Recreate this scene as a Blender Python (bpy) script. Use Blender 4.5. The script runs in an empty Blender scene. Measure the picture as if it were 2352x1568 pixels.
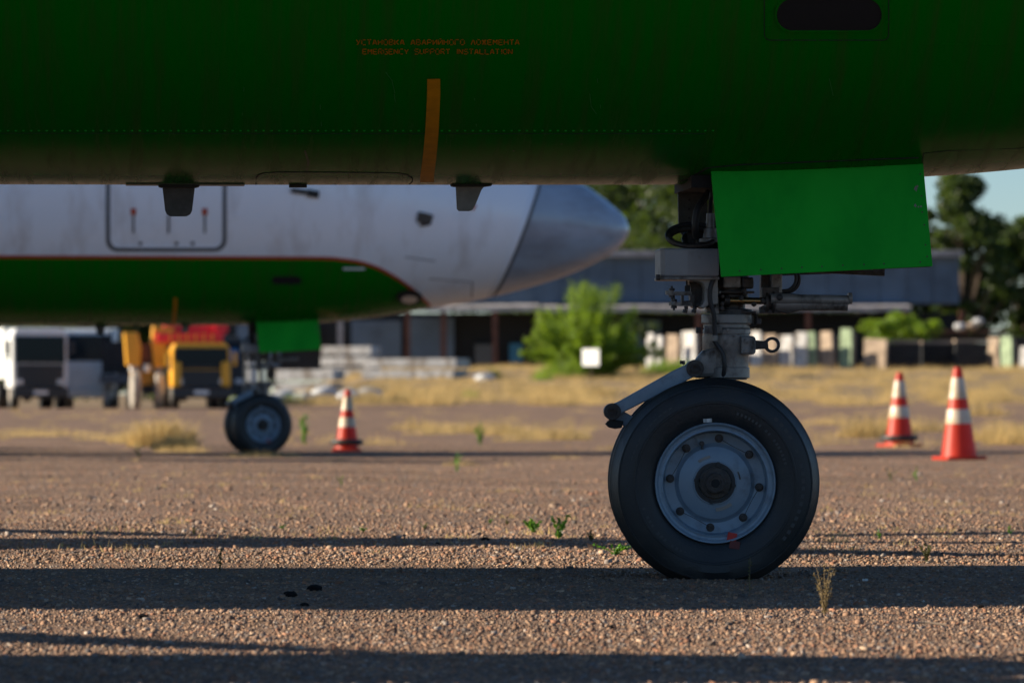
import bpy, bmesh, math, random
import numpy as np
from mathutils import Vector, Matrix

# ------------------------------------------------------------------ camera, sky, sun, exposure
scn = bpy.context.scene
FOC = 11102.0          # focal length in pixels of a 2352-wide frame
CAM_H = 0.546
HOR = 904.0
D0 = 14.4
cam_d = bpy.data.cameras.new('camera'); cam = bpy.data.objects.new('camera', cam_d)
scn.collection.objects.link(cam); scn.camera = cam
cam_d.sensor_width = 36.0; cam_d.lens = FOC / 2352 * 36
cam.location = (0, 0, CAM_H)
cam.rotation_euler = (math.radians(90) + math.atan((HOR - 784) / FOC), 0, 0)
cam_d.clip_start = 0.5; cam_d.clip_end = 6000
cam_d.dof.use_dof = True; cam_d.dof.focus_distance = 14.05; cam_d.dof.aperture_fstop = 7.0
cam_d.dof.aperture_blades = 9
SUN_EL, SUN_BEHIND = 20.0, 0.5
w = bpy.data.worlds.new('World'); scn.world = w; w.use_nodes = True
nt = w.node_tree; nt.nodes.clear()
sky = nt.nodes.new('ShaderNodeTexSky'); sky.sky_type = 'NISHITA'; sky.sun_disc = False
sky.sun_elevation = math.radians(SUN_EL); sky.sun_rotation = math.radians(-90 + SUN_BEHIND)
sky.air_density = 0.9; sky.dust_density = 0.05; sky.ozone_density = 5.0
bg = nt.nodes.new('ShaderNodeBackground'); bg.inputs[1].default_value = 0.06
wo = nt.nodes.new('ShaderNodeOutputWorld')
nt.links.new(sky.outputs[0], bg.inputs[0]); nt.links.new(bg.outputs[0], wo.inputs[0])
sl = bpy.data.lights.new('sun', 'SUN'); sl.energy = 5.0; sl.angle = math.radians(0.5); sl.color = (1, 0.86, 0.66)
so = bpy.data.objects.new('sun', sl); scn.collection.objects.link(so)
sd = Vector((-math.cos(math.radians(SUN_BEHIND)) * math.cos(math.radians(SUN_EL)),
             math.sin(math.radians(SUN_BEHIND)) * math.cos(math.radians(SUN_EL)), math.sin(math.radians(SUN_EL))))
so.rotation_euler = sd.to_track_quat('Z', 'Y').to_euler()
scn.view_settings.view_transform = 'Standard'; scn.view_settings.look = 'None'
scn.view_settings.exposure = 1.1; scn.view_settings.gamma = 1.0; scn.view_settings.use_curve_mapping = False

rnd = random.Random(7); nr = np.random.default_rng(11)
COL = scn.collection
PI = math.pi
def clamp(a, lo=0., hi=1.): return max(lo, min(hi, a))
def smooth(a, b, t):
    t = clamp((t - a) / (b - a)); return t * t * (3 - 2 * t)

# ------------------------------------------------------------------ materials
def mat(name, col, rough=0.6, metal=0.0, var=0.0, scale=8.0, bump=0.0, bscale=60.0, dirt=None, dirt_amt=0.0,
        dscale=(6, 6, 6), coat=0.0, spec=0.5, translucent=None, attr=None, detail=6.0, thresh=(0.45, 0.65)):
    m = bpy.data.materials.new(name); m.use_nodes = True
    n = m.node_tree.nodes; l = m.node_tree.links
    b = n['Principled BSDF']; out = n['Material Output']
    b.inputs['Roughness'].default_value = rough; b.inputs['Metallic'].default_value = metal
    b.inputs['Specular IOR Level'].default_value = spec
    b.inputs['Coat Weight'].default_value = coat; b.inputs['Coat Roughness'].default_value = 0.08
    tc = n.new('ShaderNodeTexCoord')
    rgb = n.new('ShaderNodeRGB'); rgb.outputs[0].default_value = (*col, 1); cur = rgb.outputs[0]
    if attr:
        at = n.new('ShaderNodeAttribute'); at.attribute_name = attr; cur = at.outputs['Color']
    if var > 0:
        no = n.new('ShaderNodeTexNoise'); no.inputs['Scale'].default_value = scale; no.inputs['Detail'].default_value = detail
        l.new(tc.outputs['Object'], no.inputs['Vector'])
        mr = n.new('ShaderNodeMapRange'); mr.inputs[1].default_value = 0.3; mr.inputs[2].default_value = 0.7
        mr.inputs[3].default_value = 1 - var; mr.inputs[4].default_value = 1 + var
        l.new(no.outputs[0], mr.inputs[0])
        mx = n.new('ShaderNodeVectorMath'); mx.operation = 'SCALE'
        l.new(cur, mx.inputs[0]); l.new(mr.outputs[0], mx.inputs['Scale']); cur = mx.outputs[0]
    if dirt is not None:
        mp = n.new('ShaderNodeMapping'); mp.inputs['Scale'].default_value = dscale
        l.new(tc.outputs['Object'], mp.inputs[0])
        no = n.new('ShaderNodeTexNoise'); no.inputs['Scale'].default_value = 1.0; no.inputs['Detail'].default_value = 8; no.inputs['Roughness'].default_value = 0.65
        l.new(mp.outputs[0], no.inputs['Vector'])
        mr = n.new('ShaderNodeMapRange'); mr.inputs[1].default_value = thresh[0]; mr.inputs[2].default_value = thresh[1]
        mr.inputs[3].default_value = 0; mr.inputs[4].default_value = dirt_amt
        l.new(no.outputs[0], mr.inputs[0])
        mx = n.new('ShaderNodeMix'); mx.data_type = 'RGBA'; mx.inputs[7].default_value = (*dirt, 1)
        l.new(mr.outputs[0], mx.inputs[0]); l.new(cur, mx.inputs[6]); cur = mx.outputs[2]
        rr = n.new('ShaderNodeMapRange'); rr.inputs[3].default_value = rough; rr.inputs[4].default_value = min(1, rough + 0.3)
        l.new(mr.outputs[0], rr.inputs[0]); l.new(rr.outputs[0], b.inputs['Roughness'])
    l.new(cur, b.inputs['Base Color'])
    if bump > 0:
        no = n.new('ShaderNodeTexNoise'); no.inputs['Scale'].default_value = bscale; no.inputs['Detail'].default_value = 5
        l.new(tc.outputs['Object'], no.inputs['Vector'])
        bp = n.new('ShaderNodeBump'); bp.inputs['Strength'].default_value = bump; bp.inputs['Distance'].default_value = 0.01
        l.new(no.outputs[0], bp.inputs['Height']); l.new(bp.outputs[0], b.inputs['Normal'])
    if translucent:
        tr = n.new('ShaderNodeBsdfTranslucent'); tr.inputs[0].default_value = (*translucent, 1)
        ms = n.new('ShaderNodeMixShader'); ms.inputs[0].default_value = 0.45
        l.new(b.outputs[0], ms.inputs[1]); l.new(tr.outputs[0], ms.inputs[2]); l.new(ms.outputs[0], out.inputs[0])
    return m

M = {}
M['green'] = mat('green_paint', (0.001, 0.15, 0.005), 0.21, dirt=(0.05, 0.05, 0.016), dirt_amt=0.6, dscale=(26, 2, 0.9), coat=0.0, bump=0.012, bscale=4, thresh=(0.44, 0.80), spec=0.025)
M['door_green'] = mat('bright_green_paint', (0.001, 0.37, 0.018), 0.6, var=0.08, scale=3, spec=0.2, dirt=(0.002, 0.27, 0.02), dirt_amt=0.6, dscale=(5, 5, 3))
M['white'] = mat('white_paint', (0.80, 0.86, 0.93), 0.30, dirt=(0.30, 0.22, 0.16), dirt_amt=0.55, dscale=(3.2, 2, 0.9), coat=0.2, thresh=(0.5, 0.8))
M['red'] = mat('red_stripe_paint', (0.42, 0.05, 0.015), 0.4)
M['radome'] = mat('radome_grey', (0.30, 0.37, 0.46), 0.3, var=0.08, scale=2.5, dirt=(0.13, 0.12, 0.12), dirt_amt=0.5, dscale=(1.0, 2, 4), coat=0.3)
M['orange'] = mat('orange_marking_paint', (0.56, 0.235, 0.004), 0.6, spec=0.2, var=0.12, scale=30)
M['letter'] = mat('stencil_orange_paint', (0.40, 0.135, 0.003), 0.7, spec=0.1, var=0.25, scale=60)
M['scratch'] = mat('pale_paint_scratch', (0.02, 0.16, 0.02), 0.6)
M['oil'] = mat('dark_oil_streak', (0.008, 0.03, 0.008), 0.45, var=0.5, scale=30)
M['seam'] = mat('dark_seal', (0.012, 0.012, 0.012), 0.7)
M['seal'] = mat('grey_seal', (0.10, 0.11, 0.12), 0.7)
M['cavity_shade'] = mat('painted_cavity_shade', (0.006, 0.006, 0.007), 0.8)  # near-black colour stands for the shade inside openings
M['dgrey'] = mat('dark_grey_composite', (0.055, 0.05, 0.045), 0.6, var=0.3, scale=40, bump=0.2, bscale=90)
M['lgrey'] = mat('pale_grey_blade', (0.17, 0.165, 0.15), 0.55, var=0.2, scale=30)
M['metal'] = mat('grey_painted_metal', (0.21, 0.195, 0.18), 0.42, metal=0.15, var=0.18, scale=25, dirt=(0.035, 0.025, 0.018), dirt_amt=0.9, dscale=(18, 18, 14), thresh=(0.50, 0.66), bump=0.1)
M['casing'] = mat('grey_box_paint', (0.27, 0.265, 0.27), 0.45, var=0.1, scale=12, dirt=(0.10, 0.08, 0.06), dirt_amt=0.7, dscale=(9, 9, 7), thresh=(0.58, 0.75))
M['grime'] = mat('greasy_metal', (0.04, 0.032, 0.027), 0.5, metal=0.2, var=0.5, scale=40, bump=0.4, bscale=80)
M['black'] = mat('black_rubber_hose', (0.018, 0.018, 0.02), 0.55, var=0.3, scale=30)
M['brass'] = mat('brassy_rod', (0.30, 0.19, 0.08), 0.25, metal=0.9, var=0.2, scale=50)
M['chrome'] = mat('chromed_piston', (0.5, 0.5, 0.5), 0.15, metal=1.0)
M['tyre'] = mat('tyre_rubber', (0.013, 0.015, 0.017), 0.5, var=0.25, scale=9, dirt=(0.05, 0.042, 0.035), dirt_amt=0.5, dscale=(12, 12, 12), thresh=(0.5, 0.75), bump=0.15, bscale=120)
M['tyre_mark'] = mat('raised_sidewall_rubber', (0.028, 0.032, 0.036), 0.45)
M['rim'] = mat('wheel_rim_paint', (0.20, 0.27, 0.34), 0.40, metal=0.1, var=0.1, scale=14, dirt=(0.07, 0.06, 0.055), dirt_amt=0.6, dscale=(14, 14, 14), thresh=(0.5, 0.72))
M['bolt'] = mat('dark_bolt', (0.045, 0.04, 0.04), 0.5, metal=0.5, var=0.3, scale=60)
M['sticker'] = mat('white_sticker', (0.6, 0.6, 0.58), 0.5, dirt=(0.08, 0.08, 0.08), dirt_amt=0.8, dscale=(150, 10, 20))
M['redmark'] = mat('red_tape', (0.45, 0.02, 0.015), 0.5)
M['redmark_faded'] = mat('faded_red_paint', (0.12, 0.02, 0.018), 0.6)
M['lampglass'] = mat('lamp_glass', (0.75, 0.6, 0.48), 0.1)
M['propblade'] = mat('propeller_blade', (0.08, 0.08, 0.09), 0.4)
M['cone_red'] = mat('orange_red_plastic', (0.68, 0.05, 0.02), 0.45, var=0.1, scale=12, translucent=(0.5, 0.03, 0.01))
M['cone_white'] = mat('pale_reflective_band', (0.58, 0.50, 0.40), 0.4, dirt=(0.40, 0.26, 0.11), dirt_amt=0.8, dscale=(6, 6, 6))
M['concrete'] = mat('pale_concrete', (0.50, 0.50, 0.50), 0.85, var=0.2, scale=2, dirt=(0.2, 0.16, 0.12), dirt_amt=0.8, dscale=(2.5, 2.5, 1.0), thresh=(0.48, 0.6))
M['concrete_tan'] = mat('tan_concrete', (0.34, 0.26, 0.19), 0.85, var=0.45, scale=2)
M['concrete_green'] = mat('mossy_green_concrete', (0.22, 0.29, 0.18), 0.85, var=0.45, scale=2)
M['dark_wood'] = mat('dark_weathered_timber', (0.035, 0.03, 0.028), 0.85, var=0.4, scale=3)
M['shed_blue'] = mat('blue_grey_sheet_metal', (0.10, 0.145, 0.205), 0.6, var=0.25, scale=0.6)
M['inner_shade'] = mat('painted_interior_shade', (0.015, 0.017, 0.02), 0.9)  # near-black colour stands for shade inside the open shed and crates
M['roofing'] = mat('pale_corrugated_roofing', (0.36, 0.34, 0.34), 0.8, var=0.4, scale=2)
M['rust'] = mat('rusty_steel', (0.13, 0.05, 0.03), 0.8, var=0.4, scale=3)
M['truck_white'] = mat('truck_white_paint', (0.72, 0.74, 0.74), 0.35, var=0.08, scale=2)
M['truck_black'] = mat('truck_black_plastic', (0.02, 0.025, 0.03), 0.5)
M['truck_yellow'] = mat('truck_yellow_paint', (0.75, 0.36, 0.02), 0.4)
M['truck_red'] = mat('crane_red_paint', (0.65, 0.02, 0.03), 0.4)
M['truck_blue'] = mat('blue_tarpaulin', (0.03, 0.16, 0.35), 0.6)
M['glass'] = mat('dark_cab_glass', (0.002, 0.012, 0.022), 0.08, spec=0.15)
M['headlight'] = mat('headlight_glass', (0.6, 0.6, 0.6), 0.15)
M['palewheel'] = mat('pale_wheel', (0.33, 0.30, 0.26), 0.85, var=0.3, scale=4)  # pale tone for rims and whole wheels
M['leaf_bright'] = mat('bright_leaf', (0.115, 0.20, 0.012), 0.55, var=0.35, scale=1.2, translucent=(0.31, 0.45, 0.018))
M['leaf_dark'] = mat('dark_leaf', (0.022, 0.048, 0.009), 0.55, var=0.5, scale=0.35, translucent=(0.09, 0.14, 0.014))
M['leaf_weed'] = mat('weed_leaf', (0.06, 0.15, 0.015), 0.5, var=0.3, scale=20, translucent=(0.16, 0.38, 0.02))
M['leaf_olive'] = mat('dry_olive_leaf', (0.10, 0.10, 0.03), 0.6, var=0.3, scale=20, translucent=(0.12, 0.12, 0.03))
M['bark'] = mat('bark', (0.07, 0.05, 0.035), 0.9, var=0.3, scale=2)
M['straw'] = mat('dry_straw', (0.52, 0.36, 0.13), 0.7, var=0.55, scale=0.5, translucent=(0.50, 0.38, 0.18))
M['stem'] = mat('dry_stem', (0.26, 0.19, 0.09), 0.7, translucent=(0.2, 0.15, 0.06))
M['clod'] = mat('dark_asphalt_clod', (0.012, 0.011, 0.011), 0.95, spec=0.1, var=0.3, scale=40, bump=0.8, bscale=60)
M['stone'] = mat('gravel_stone', (0.3, 0.2, 0.15), 0.8, attr='tint')
M['sign_white'] = mat('white_sign_plate', (0.8, 0.82, 0.82), 0.4)
M['bluebin'] = mat('blue_plastic', (0.03, 0.18, 0.32), 0.5)
M['bag'] = mat('white_woven_bag', (0.50, 0.52, 0.54), 0.7, var=0.2, scale=2, dirt=(0.25, 0.2, 0.15), dirt_amt=0.5, dscale=(2, 2, 2))
M['far_white'] = M['truck_white']

# ground material
def ground_mat():
    m = bpy.data.materials.new('gravel_apron'); m.use_nodes = True
    n = m.node_tree.nodes; l = m.node_tree.links; b = n['Principled BSDF']; b.inputs['Roughness'].default_value = 0.95
    b.inputs['Specular IOR Level'].default_value = 0.2
    tc = n.new('ShaderNodeTexCoord')
    def noise(scale, det=6, r=0.6):
        no = n.new('ShaderNodeTexNoise'); no.inputs['Scale'].default_value = scale; no.inputs['Detail'].default_value = det
        no.inputs['Roughness'].default_value = r; l.new(tc.outputs['Object'], no.inputs['Vector']); return no.outputs[0]
    vo = n.new('ShaderNodeTexVoronoi'); vo.inputs['Scale'].default_value = 110; l.new(tc.outputs['Object'], vo.inputs['Vector'])
    cr = n.new('ShaderNodeValToRGB'); l.new(vo.outputs['Color'], cr.inputs[0])
    e = cr.color_ramp; e.elements[0].position = 0.0; e.elements[0].color = (0.08, 0.058, 0.045, 1)
    e.elements[1].position = 1.0; e.elements[1].color = (0.42, 0.27, 0.18, 1)
    for p, c in ((0.3, (0.23, 0.145, 0.098, 1)), (0.5, (0.30, 0.19, 0.125, 1)), (0.7, (0.21, 0.15, 0.115, 1))):
        k = e.elements.new(p); k.color = c
    big = n.new('ShaderNodeMapRange'); big.inputs[1].default_value = 0.35; big.inputs[2].default_value = 0.65
    big.inputs[3].default_value = 0.6; big.inputs[4].default_value = 1.25; l.new(noise(0.55, 10, 0.75), big.inputs[0])
    mx = n.new('ShaderNodeVectorMath'); mx.operation = 'SCALE'; l.new(cr.outputs[0], mx.inputs[0]); l.new(big.outputs[0], mx.inputs['Scale'])
    # far ochre of dry grass on the bank (colour of the soil there)
    geo = n.new('ShaderNodeNewGeometry'); sx = n.new('ShaderNodeSeparateXYZ'); l.new(geo.outputs['Position'], sx.inputs[0])
    ad = n.new('ShaderNodeMath'); ad.operation = 'MULTIPLY_ADD'; l.new(noise(0.08, 5), ad.inputs[0]); ad.inputs[1].default_value = 60.; l.new(sx.outputs[1], ad.inputs[2])
    fr = n.new('ShaderNodeMapRange'); fr.inputs[1].default_value = 205; fr.inputs[2].default_value = 232; l.new(ad.outputs[0], fr.inputs[0])
    mix = n.new('ShaderNodeMix'); mix.data_type = 'RGBA'; mix.inputs[7].default_value = (0.26, 0.19, 0.115, 1)
    l.new(fr.outputs[0], mix.inputs[0]); l.new(mx.outputs[0], mix.inputs[6]); l.new(mix.outputs[2], b.inputs['Base Color'])
    bp = n.new('ShaderNodeBump'); bp.inputs['Strength'].default_value = 0.9; bp.inputs['Distance'].default_value = 0.012
    ma = n.new('ShaderNodeMath'); ma.operation = 'MULTIPLY_ADD'; l.new(noise(9, 10, 0.7), ma.inputs[0]); ma.inputs[1].default_value = 3.0; l.new(vo.outputs['Distance'], ma.inputs[2])
    l.new(ma.outputs[0], bp.inputs['Height']); l.new(bp.outputs[0], b.inputs['Normal'])
    return m
M['ground'] = ground_mat()

# ------------------------------------------------------------------ mesh helpers
class MB:
    def __init__(s): s.v = []; s.f = []
    def add(s, vs, fs):
        o = len(s.v); s.v += [tuple(p) for p in vs]; s.f += [tuple(i + o for i in f) for f in fs]; return s
    def box(s, c, size, rot=None):
        x, y, z = (k / 2 for k in size)
        vs = [Vector((a * x, b * y, d * z)) for a in (-1, 1) for b in (-1, 1) for d in (-1, 1)]
        if rot is not None: vs = [rot @ p for p in vs]
        c = Vector(c)
        return s.add([p + c for p in vs], [(0, 1, 3, 2), (4, 6, 7, 5), (0, 4, 5, 1), (2, 3, 7, 6), (0, 2, 6, 4), (1, 5, 7, 3)])
    def cyl(s, a, b, r0, r1=None, n=20, cap=True):
        return s.lathe(a, b, [(0, r0), (1, r0 if r1 is None else r1)], n, cap)
    def lathe(s, a, b, prof, n=24, cap=True):
        a = Vector(a); b = Vector(b); ax = b - a; L = ax.length; d = ax.normalized()
        u = d.orthogonal().normalized()
        if abs(d.z) < 0.01: u = Vector((0, 0, 1))
        vv = d.cross(u); vs = []; fs = []
        for t, r in prof:
            for k in range(n):
                q = 2 * PI * k / n; vs.append(a + ax * t + (u * math.cos(q) + vv * math.sin(q)) * r)
        for i in range(len(prof) - 1):
            for k in range(n):
                k2 = (k + 1) % n; fs.append((i * n + k, i * n + k2, (i + 1) * n + k2, (i + 1) * n + k))
        if cap: fs.append(tuple(range(n))[::-1]); fs.append(tuple((len(prof) - 1) * n + k for k in range(n)))
        return s.add(vs, fs)
    def tube(s, pts, r, n=8, sub=6):
        P = [Vector(p) for p in pts]; Q = []
        for i in range(len(P) - 1):
            p0 = P[max(i - 1, 0)]; p1 = P[i]; p2 = P[i + 1]; p3 = P[min(i + 2, len(P) - 1)]
            for k in range(sub):
                t = k / sub
                Q.append(0.5 * ((2 * p1) + (p2 - p0) * t + (2 * p0 - 5 * p1 + 4 * p2 - p3) * t * t + (3 * p1 - p0 - 3 * p2 + p3) * t ** 3))
        Q.append(P[-1]); vs = []; fs = []; u = None
        for i, p in enumerate(Q):
            d = (Q[min(i + 1, len(Q) - 1)] - Q[max(i - 1, 0)]).normalized()
            u = (d.orthogonal() if u is None else u - d * u.dot(d)).normalized(); v2 = d.cross(u)
            rr = r(i / (len(Q) - 1)) if callable(r) else r
            for k in range(n):
                q = 2 * PI * k / n; vs.append(p + (u * math.cos(q) + v2 * math.sin(q)) * rr)
        for i in range(len(Q) - 1):
            for k in range(n):
                k2 = (k + 1) % n; fs.append((i * n + k, i * n + k2, (i + 1) * n + k2, (i + 1) * n + k))
        fs.append(tuple(range(n))[::-1]); fs.append(tuple((len(Q) - 1) * n + k for k in range(n)))
        return s.add(vs, fs)
    def prism(s, poly, y0, y1):     # poly in (x, z), extruded along y
        n = len(poly); vs = [(x, y0, z) for x, z in poly] + [(x, y1, z) for x, z in poly]
        fs = [tuple(range(n)), tuple(range(2 * n - 1, n - 1, -1))] + [(k, k + n, (k + 1) % n + n, (k + 1) % n) for k in range(n)]
        return s.add(vs, fs)
    def build(s, name, m, parent=None, smooth_deg=35, bevel=0.0, loc=None, rotz=0.0):
        me = bpy.data.meshes.new(name); me.from_pydata(s.v, [], s.f); me.validate()
        bm = bmesh.new(); bm.from_mesh(me); bmesh.ops.recalc_face_normals(bm, faces=bm.faces); bm.to_mesh(me); bm.free()
        if smooth_deg:
            me.polygons.foreach_set('use_smooth', [True] * len(me.polygons)); me.set_sharp_from_angle(angle=math.radians(smooth_deg))
        me.materials.append(m if not isinstance(m, str) else M[m])
        o = bpy.data.objects.new(name, me); COL.objects.link(o)
        if parent: o.parent = parent
        if loc is not None: o.location = loc
        o.rotation_euler = (0, 0, rotz)
        if bevel > 0:
            bv = o.modifiers.new('bevel', 'BEVEL'); bv.width = bevel; bv.segments = 2; bv.limit_method = 'ANGLE'; bv.angle_limit = math.radians(40)
        return o
def empty(name, loc=(0, 0, 0), rz=0.0, parent=None):
    o = bpy.data.objects.new(name, None); COL.objects.link(o); o.location = loc; o.rotation_euler = (0, 0, rz); o.empty_display_size = 0.2
    if parent: o.parent = parent
    return o
def tag(o, label=None, cat=None, group=None, kind=None):
    if label: o['label'] = label
    if cat: o['category'] = cat
    if group: o['group'] = group
    if kind: o['kind'] = kind
    return o
def np_mesh(name, V, F, m, smooth=False):
    me = bpy.data.meshes.new(name); k = F.shape[1]
    me.vertices.add(len(V)); me.vertices.foreach_set('co', np.ascontiguousarray(V, dtype=np.float32).ravel())
    me.loops.add(F.size); me.loops.foreach_set('vertex_index', np.ascontiguousarray(F, dtype=np.int32).ravel())
    me.polygons.add(len(F)); me.polygons.foreach_set('loop_start', np.arange(0, F.size, k, dtype=np.int32))
    me.update(calc_edges=True); me.validate()
    if smooth: me.polygons.foreach_set('use_smooth', np.ones(len(F), dtype=bool))
    me.materials.append(M[m]); return me
def obj(name, me, parent=None, loc=(0, 0, 0)):
    o = bpy.data.objects.new(name, me); COL.objects.link(o); o.location = loc
    if parent: o.parent = parent
    return o
def copy_tree(o, parent=None):
    c = o.copy(); COL.objects.link(c); c.parent = parent
    for ch in list(o.children): copy_tree(ch, c)
    return c

# ------------------------------------------------------------------ ground
def gz(x, y):
    z = -0.05 * smooth(24, 44, y) * (1 - smooth(70, 150, y))
    px = x / max(y, 1) * FOC + 1176
    hx = smooth(-13.5, -6.0, x)
    z += 1.85 * smooth(170, 255, y) * hx
    if abs(x) < 12 and y < 120:
        e = 1 - smooth(9, 12, abs(x))
        z += e * (0.004 * math.sin(x * 2.3 + 1) * math.sin(y * 1.9) * (1 - smooth(14, 20, y)) + 0.014 * math.sin(x * 1.3 + y * .9) * math.sin(y * 0.61 + 1) * smooth(15.5, 24, y) * (1 - smooth(90, 120, y)))
    return z
def P(px, py, r):
    Y = D0 * r; return ((px - 1176) / FOC * Y, Y, CAM_H - (py - HOR) / FOC * Y)
def G(px, r, dz=0.0):
    x = (px - 1176) / FOC * D0 * r; y = D0 * r; return (x, y, gz(x, y) + dz)
xs = np.unique(np.concatenate([np.linspace(-12, 12, 97), np.linspace(-60, 60, 61), np.array([-2500, -1200, -500, -250, -120, 120, 250, 500, 1200, 2500.])]))
ys = np.unique(np.concatenate([np.linspace(2, 60, 117), np.linspace(60, 300, 61), np.array([-800, -300, -100, -30, -8, 400, 600, 1000, 2000, 4500.])]))
V = []
for y in ys:
    for x in xs:
        z = gz(x, y)
        V.append((x, y, z))
nx = len(xs)
F = np.array([(j * nx + i, j * nx + i + 1, (j + 1) * nx + i + 1, (j + 1) * nx + i) for j in range(len(ys) - 1) for i in range(nx - 1)])
tag(obj('ground', np_mesh('ground', np.array(V), F, 'ground', True)), 'brown gravel apron with long shadows across it', 'ground', kind='structure')

# gravel: loose stones on the apron
def gravel(n, y0, y1, rmin, rmed, sig, name='gravel', tints=None):
    u = nr.random(n); Y = 1 / (1 / y0 + u * (1 / y1 - 1 / y0))          # denser near the lens
    X = (nr.random(n) * 2 - 1) * (0.125 * Y + 0.55)
    R = np.clip(rmed * np.exp(nr.normal(0, sig, n)), rmin, rmed * 3.6)
    Z = np.array([gz(a, b) for a, b in zip(X, Y)]) + R * 0.15
    cube = np.array([(a, b, c) for a in (-1, 1) for b in (-1, 1) for c in (-1, 1)], dtype=float)
    S = np.stack([R * nr.uniform(.7, 1.2, n), R * nr.uniform(.7, 1.2, n), R * nr.uniform(.45, .85, n)], 1)
    Vv = cube[None] * S[:, None, :] * nr.uniform(0.45, 1.05, (n, 8, 1))
    a = nr.random(n) * 2 * PI; t = nr.normal(0, .35, n)
    ca, sa, ct, st = np.cos(a), np.sin(a), np.cos(t), np.sin(t)
    x = Vv[..., 0] * ct[:, None] + Vv[..., 2] * st[:, None]; z = -Vv[..., 0] * st[:, None] + Vv[..., 2] * ct[:, None]; y = Vv[..., 1]
    Vv = np.stack([x * ca[:, None] - y * sa[:, None] + X[:, None], x * sa[:, None] + y * ca[:, None] + Y[:, None], z + Z[:, None]], 2)
    q = np.array([(0, 1, 3, 2), (4, 6, 7, 5), (0, 4, 5, 1), (2, 3, 7, 6), (0, 2, 6, 4), (1, 5, 7, 3)])
    Fq = (q[None] + (np.arange(n) * 8)[:, None, None]).reshape(-1, 4)
    me = np_mesh(name, Vv.reshape(-1, 3), Fq, 'stone')
    pal = np.array([(.33, .20, .125), (.25, .165, .115), (.40, .26, .165), (.20, .15, .12), (.46, .34, .24), (.36, .18, .105), (.13, .11, .10), (.27, .24, .22), (.48, .42, .36)])
    pr = np.array([.26, .2, .15, .1, .06, .09, .06, .06, .02])
    pn = np.sin(X * 2.1 + Y * .7) * np.sin(Y * 1.3 + 2) + .7 * np.sin(X * 5.3 - Y * 2.9) * np.sin(Y * 4.1 + X) + .5 * np.sin(X * 11 + Y * 7)
    c = pal[nr.choice(len(pal), n, p=pr)] * nr.uniform(.7, 1.25, (n, 1)) * np.array([.78, .73, .70]) * (1 + .16 * np.clip(pn, -1.4, 1.2))[:, None]
    c4 = np.ones((n, 8, 4), dtype=np.float32); c4[..., :3] = c[:, None]
    at = me.attributes.new('tint', 'FLOAT_COLOR', 'POINT'); at.data.foreach_set('color', c4.ravel())
    return me
tag(obj('gravel', gravel(165000, 8.4, 60, 0.0016, 0.0031, 0.40)), 'loose brown and grey gravel covering the apron', 'gravel', kind='stuff')

tag(obj('gravel', gravel(60000, 15.5, 80, 0.0026, 0.0043, 0.42)), 'scattered coarser stones further out on the apron', 'gravel', kind='stuff')

# ------------------------------------------------------------------ aircraft
def hermite(pts):
    X = [p[0] for p in pts]; Yv = [p[1] for p in pts]; n = len(X)
    d = [(Yv[i + 1] - Yv[i]) / (X[i + 1] - X[i]) for i in range(n - 1)]
    m = [d[0]] + [0 if d[i - 1] * d[i] <= 0 else 2 * d[i - 1] * d[i] / (d[i - 1] + d[i]) for i in range(1, n - 1)] + [d[-1]]
    def f(x):
        if x <= X[0]: return Yv[0]
        if x >= X[-1]: return Yv[-1]
        i = 0
        while x > X[i + 1]: i += 1
        h = X[i + 1] - X[i]; t = (x - X[i]) / h
        return (Yv[i] * (2 * t ** 3 - 3 * t * t + 1) + h * m[i] * (t ** 3 - 2 * t * t + t) + Yv[i + 1] * (-2 * t ** 3 + 3 * t * t) + h * m[i + 1] * (t ** 3 - t * t))
    return f
fbot = hermite([(-20, 3.3), (-16, 2.2), (-12, 1.35), (-9, 1.167), (-2.6, 1.163), (0, 1.170), (.63, 1.195), (.96, 1.222), (1.706, 1.335), (2.366, 1.455), (3.09, 1.66), (3.56, 1.87), (3.74, 2.02), (3.80, 2.14)])
ftop = hermite([(-20, 4.0), (-12, 4.03), (-1, 4.03), (0, 3.93), (.9, 3.65), (1.7, 3.35), (2.4, 3.08), (3.0, 2.80), (3.44, 2.53), (3.66, 2.36), (3.76, 2.26), (3.80, 2.15)])
fwid = hermite([(-20, .35), (-16, 1.0), (-12, 1.43), (-1, 1.43), (0, 1.40), (1, 1.25), (1.7, 1.08), (2.4, .87), (3.0, .62), (3.44, .40), (3.66, .25), (3.76, .13), (3.80, .006)])
fline = hermite([(-20, 1.815), (.55, 1.815), (.85, 1.79), (1.05, 1.745), (1.25, 1.66), (1.46, 1.54), (1.62, 1.43), (1.76, 1.335), (1.80, 1.30)])
def dims(x):
    b, t = fbot(x), ftop(x); return fwid(x), (b + t) / 2, (t - b) / 2
def S(x, th, off=0.0, side=-1):
    ww, zc, h = dims(x); nn = Vector((0, math.cos(th) / max(ww, .01), math.sin(th) / h)).normalized()
    return Vector((x, side * (ww * math.cos(th) + off * nn.y), zc + h * math.sin(th) + off * nn.z))
def th_of(x, z):
    ww, zc, h = dims(x); return math.asin(clamp((z - zc) / h, -1, 1))
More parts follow.
